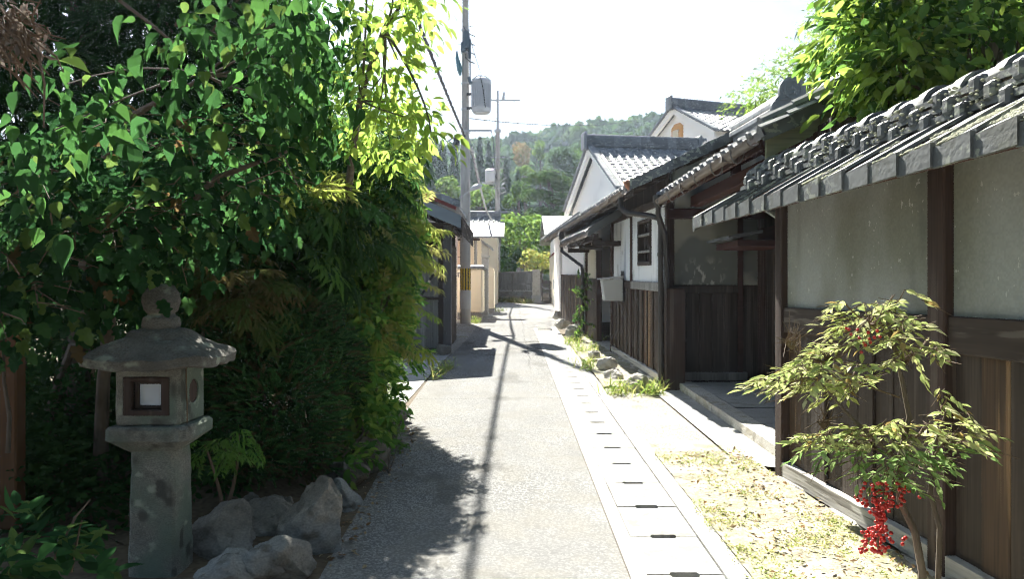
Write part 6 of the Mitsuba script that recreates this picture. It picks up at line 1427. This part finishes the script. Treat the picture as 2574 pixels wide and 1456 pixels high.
def far_tree(name, lab, cat_, u, v, y, ru, rv, n, N, size, cols, seed, mat='m_leaf_soft', trunk_r=.15, group=None, w=None):
    r = np.random.default_rng(seed); t = thing(name, lab, cat_, group); L = lumps(u, v, y, ru, rv, n, r); crown(t, L, N, size, cols, mat, .5, w=w)
    c = at(u, v, y); stems(t, 'trunk', [([(c[0], c[1] + .1, float(g(y)) - .2), (c[0] + .1, c[1] + .1, c[2] * .5), (c[0], c[1], c[2])], [trunk_r, trunk_r * .8, trunk_r * .4])] + branchy(np.array([c[0] + .05, c[1] + .1, c[2] * .6]), [b[:3] for b in L[:6]], trunk_r * .4, .02))
    return t
MID = [(.14, .24, .05), (.18, .29, .06), (.24, .34, .08), (.1, .18, .045)]
far_tree('leafy_tree', 'bright green spreading tree behind the board fence', 'tree', 1318, 600, 47, 90, 70, 14, 3200, .26, MID, 1, 'm_leaf_soft')
far_tree('hedge_bush', 'tall green bush behind the left part of the board fence', 'bush', 1282, 650, 45.5, 36, 46, 6, 2200, .2, [(.05, .13, .035), (.07, .16, .04)], 2)
far_tree('maple_tree', 'small yellow maple above the stone gate pillar', 'tree', 1350, 655, 43.5, 50, 30, 10, 1100, .15, [(.42, .44, .13), (.36, .43, .12), (.46, .42, .14)], 3, 'm_leaf_soft', .06)
far_tree('leafy_bush', 'green bush right of the yellow maple', 'bush', 1390, 660, 45, 26, 34, 5, 1000, .2, MID, 4, 'm_leaf_soft')
far_tree('leafy_tree', 'small bright tree left of the far utility pole', 'tree', 1236, 640, 42.6, 16, 30, 4, 600, .18, MID, 14, 'm_leaf_soft', .06)
# cloud-pruned pine
pn = thing('pine_tree', 'old pine with flat layered pads of foliage left of the white storehouse', 'tree'); Yp = 60
pads = [blob(1375, 447, Yp, 62, 17, 1.5), blob(1350, 490, Yp, 48, 14, 1.2), blob(1410, 500, Yp, 44, 15, 1.2), blob(1375, 535, Yp, 60, 16, 1.4), blob(1420, 470, Yp, 36, 12, 1.0), blob(1400, 565, Yp, 50, 18, 1.2)]
crown(pn, pads, 3600, .26, [(.1, .17, .06), (.13, .2, .07), (.07, .13, .045)], 'm_needle', .8, 'needle_pads')
stems(pn, 'trunk', [([at(1392, 640, Yp), at(1385, 560, Yp), at(1392, 500, Yp), at(1378, 450, Yp)], [.28, .22, .16, .08])] + branchy(at(1388, 540, Yp), [b[:3] for b in pads], .09, .03))
CED = [(.04, .085, .035), (.05, .1, .04), (.035, .075, .03), (.06, .11, .045)]
def cedar(lab, u, vtop, vbot, y, hw, seed):
    r = np.random.default_rng(seed); t = thing('cedar_tree', lab, 'tree', None); top, bot = at(u, vtop, y), at(u, vbot, y); bot[2] = max(bot[2], 1.0); Hh = top[2] - bot[2]; R = hw / 2000 * y
    n = 1900; q = r.random(n) ** .7; a = r.uniform(0, 2 * math.pi, n); lay = .75 + .35 * meshkit.noise(np.c_[a * 2, q * 14, 0 * q], seed); rad = R * q ** .8 * lay * np.sqrt(r.uniform(.35, 1, n))
    p = np.c_[top[0] + rad * np.cos(a), top[1] + rad * np.sin(a), top[2] - q * Hh]; o = np.c_[np.cos(a), np.sin(a), -.2 + 0 * a]
    A = scatter(QUAD, p, unit(o + (0, 0, -.5) + r.normal(0, .3, p.shape)), unit(o * .5 + (0, 0, 1) + r.normal(0, .3, p.shape)), r.uniform(.6, 1.3, n) * R * .34, palette(n, CED, None, r), .15)
    put('crown', trimesh.Trimesh(A[0], A[1], process=False), 'm_needle', t, color=A[2]); stems(t, 'trunk', [([(top[0], top[1], .8), (top[0], top[1], top[2] - .05 * Hh)], [.3, .05])])
for k, (u, vt, vb_, y, hw, lab) in enumerate([(1072, 372, 560, 95, 40, 'broad dark cedar above the shed roof, in front of its neighbours'), (1112, 352, 560, 105, 32, 'cedar right of the broad one above the gabled house'), (1142, 356, 560, 108, 26, 'cedar touching the left side of the near utility pole'), (1036, 350, 560, 110, 34, 'leftmost cedar half behind the hedge'), (1090, 335, 520, 120, 30, 'tall cedar behind the broad one'),
    (1206, 345, 560, 110, 28, 'cedar just right of the near utility pole'), (1228, 356, 560, 112, 24, 'cedar between the two utility poles'), (1272, 400, 600, 100, 30, 'dark cedar right of the far utility pole'), (1302, 425, 600, 104, 24, 'short dark cedar below the brown-leaved tree'), (1182, 360, 560, 116, 30, 'cedar hidden behind the near utility pole')]):
    cedar(lab, u, vt, vb_, y, hw, 60 + k)
TRE = [('light green round tree above the gabled house roof', 1132, 468, 80, 38, 34, MID), ('pale green tree between the two utility poles', 1212, 492, 78, 44, 40, MID), ('large round green tree right of the far utility pole', 1305, 492, 75, 44, 44, [(.09, .17, .04), (.13, .22, .05), (.06, .12, .03)]),
       ('tree with brownish new leaves on the hill foot', 1318, 388, 118, 34, 34, [(.3, .22, .11), (.24, .19, .09), (.2, .2, .08)]), ('yellow-green tree right of the brownish one', 1358, 378, 122, 26, 22, MID), ('dark rounded tree above the pine', 1395, 398, 110, 48, 34, [(.06, .12, .04), (.08, .15, .05)]),
       ('rounded tree against the storehouse gable', 1450, 420, 108, 40, 60, [(.06, .12, .04), (.08, .15, .05), (.1, .17, .05)]), ('small yellow-green tree under the brownish one', 1322, 432, 108, 26, 18, MID), ('green tree behind the pine', 1360, 560, 66, 60, 40, [(.08, .16, .04), (.11, .2, .05)]), ('low green tree above the gabled house', 1092, 500, 70, 40, 24, MID)]
for k, (lab, u, v, y, ru, rv, cols) in enumerate(TRE): far_tree('hill_foot_tree', lab, 'tree', u, v, y, ru, rv, 8, 1500, ru / 2000 * y * .16, cols, 80 + k)
# forest on the two ridges: one mass
def forest(name, H, lab, n, seed, size, cols, wedge=(-.34, .36)):
    X, Y, Z = H; r = np.random.default_rng(seed); from scipy.interpolate import RegularGridInterpolator
    fz = RegularGridInterpolator((X[:, 0], np.linspace(0, 1, X.shape[1])), Z); parts = []; y0, y1 = Y[0, 0], Y[0, -1]
    tmp = []
    for s in range(5):
        rr = np.random.default_rng(seed + s); q = unit(rr.normal(size=(170, 3))); q[:, 2] = np.abs(q[:, 2]) * 1.1 - .25; q *= (.75 + .5 * meshkit.fbm(q * 2.5 + s, 3, s))[:, None]
        nn = unit(q + rr.normal(0, .45, q.shape)); dd = unit(np.cross(nn, rr.normal(size=q.shape))); V, f, _ = scatter(QUAD, q, dd, nn, rr.uniform(.25, .5, 170), (1, 1, 1), 0, rr); tmp.append((V, f))
    for k in range(n):
        t = r.random() * .97; y = y0 + (y1 - y0) * t; x = r.uniform(*wedge) * y
        z = float(fz((x, t))); V, f = tmp[k % 5]; s = size * r.uniform(.7, 1.4); a = r.uniform(0, 6.3); c_, s_ = math.cos(a), math.sin(a); e_ = r.uniform(.9, 1.5)
        W = np.c_[(V[:, 0] * c_ - V[:, 1] * s_) * s, (V[:, 0] * s_ + V[:, 1] * c_) * s, V[:, 2] * s * e_] + (x, y, z + s * .5)
        col = np.array(cols[r.integers(len(cols))]) * r.uniform(.8, 1.2); parts.append((W, f, np.repeat(col[None] * (1 + 0), len(W), 0) * np.repeat(1 + r.normal(0, .12, (170, 1)), 4, 0)))
    v, f, c = join(parts); put(name, trimesh.Trimesh(v, f, process=False), 'm_needle', color=np.clip(c, .004, 1), label=lab, cat='forest', kind='stuff')
forest('hill_forest', H1, 'mixed green forest covering the nearer hill', 1150, 5, 4.2, [(.06, .12, .04), (.08, .15, .05), (.05, .1, .035), (.12, .2, .06), (.04, .08, .035)])
forest('far_hill_forest', H2, 'hazy forest covering the far ridge', 1100, 6, 6.5, [(.06, .11, .045), (.07, .13, .05), (.05, .1, .04)])
# ---- the summer air: a thin haze over the whole valley
scene['air'] = {'type': 'homogeneous', 'albedo': {'type': 'rgb', 'value': [.95, .96, .97]}, 'sigma_t': {'type': 'rgb', 'value': [.00026, .00031, .00039]}, 'phase': {'type': 'hg', 'g': .5}}
scene['haze'] = {'type': 'cube', 'to_world': ST().translate([0, 740, 59]).scale([910, 810, 61]), 'bsdf': {'type': 'null'}, 'interior': {'type': 'ref', 'id': 'air'}}
tag(numbered('haze'), 'thin bluish summer haze filling the valley', 'haze', None, 'stuff')
scene['camera']['medium'] = {'type': 'ref', 'id': 'air'}
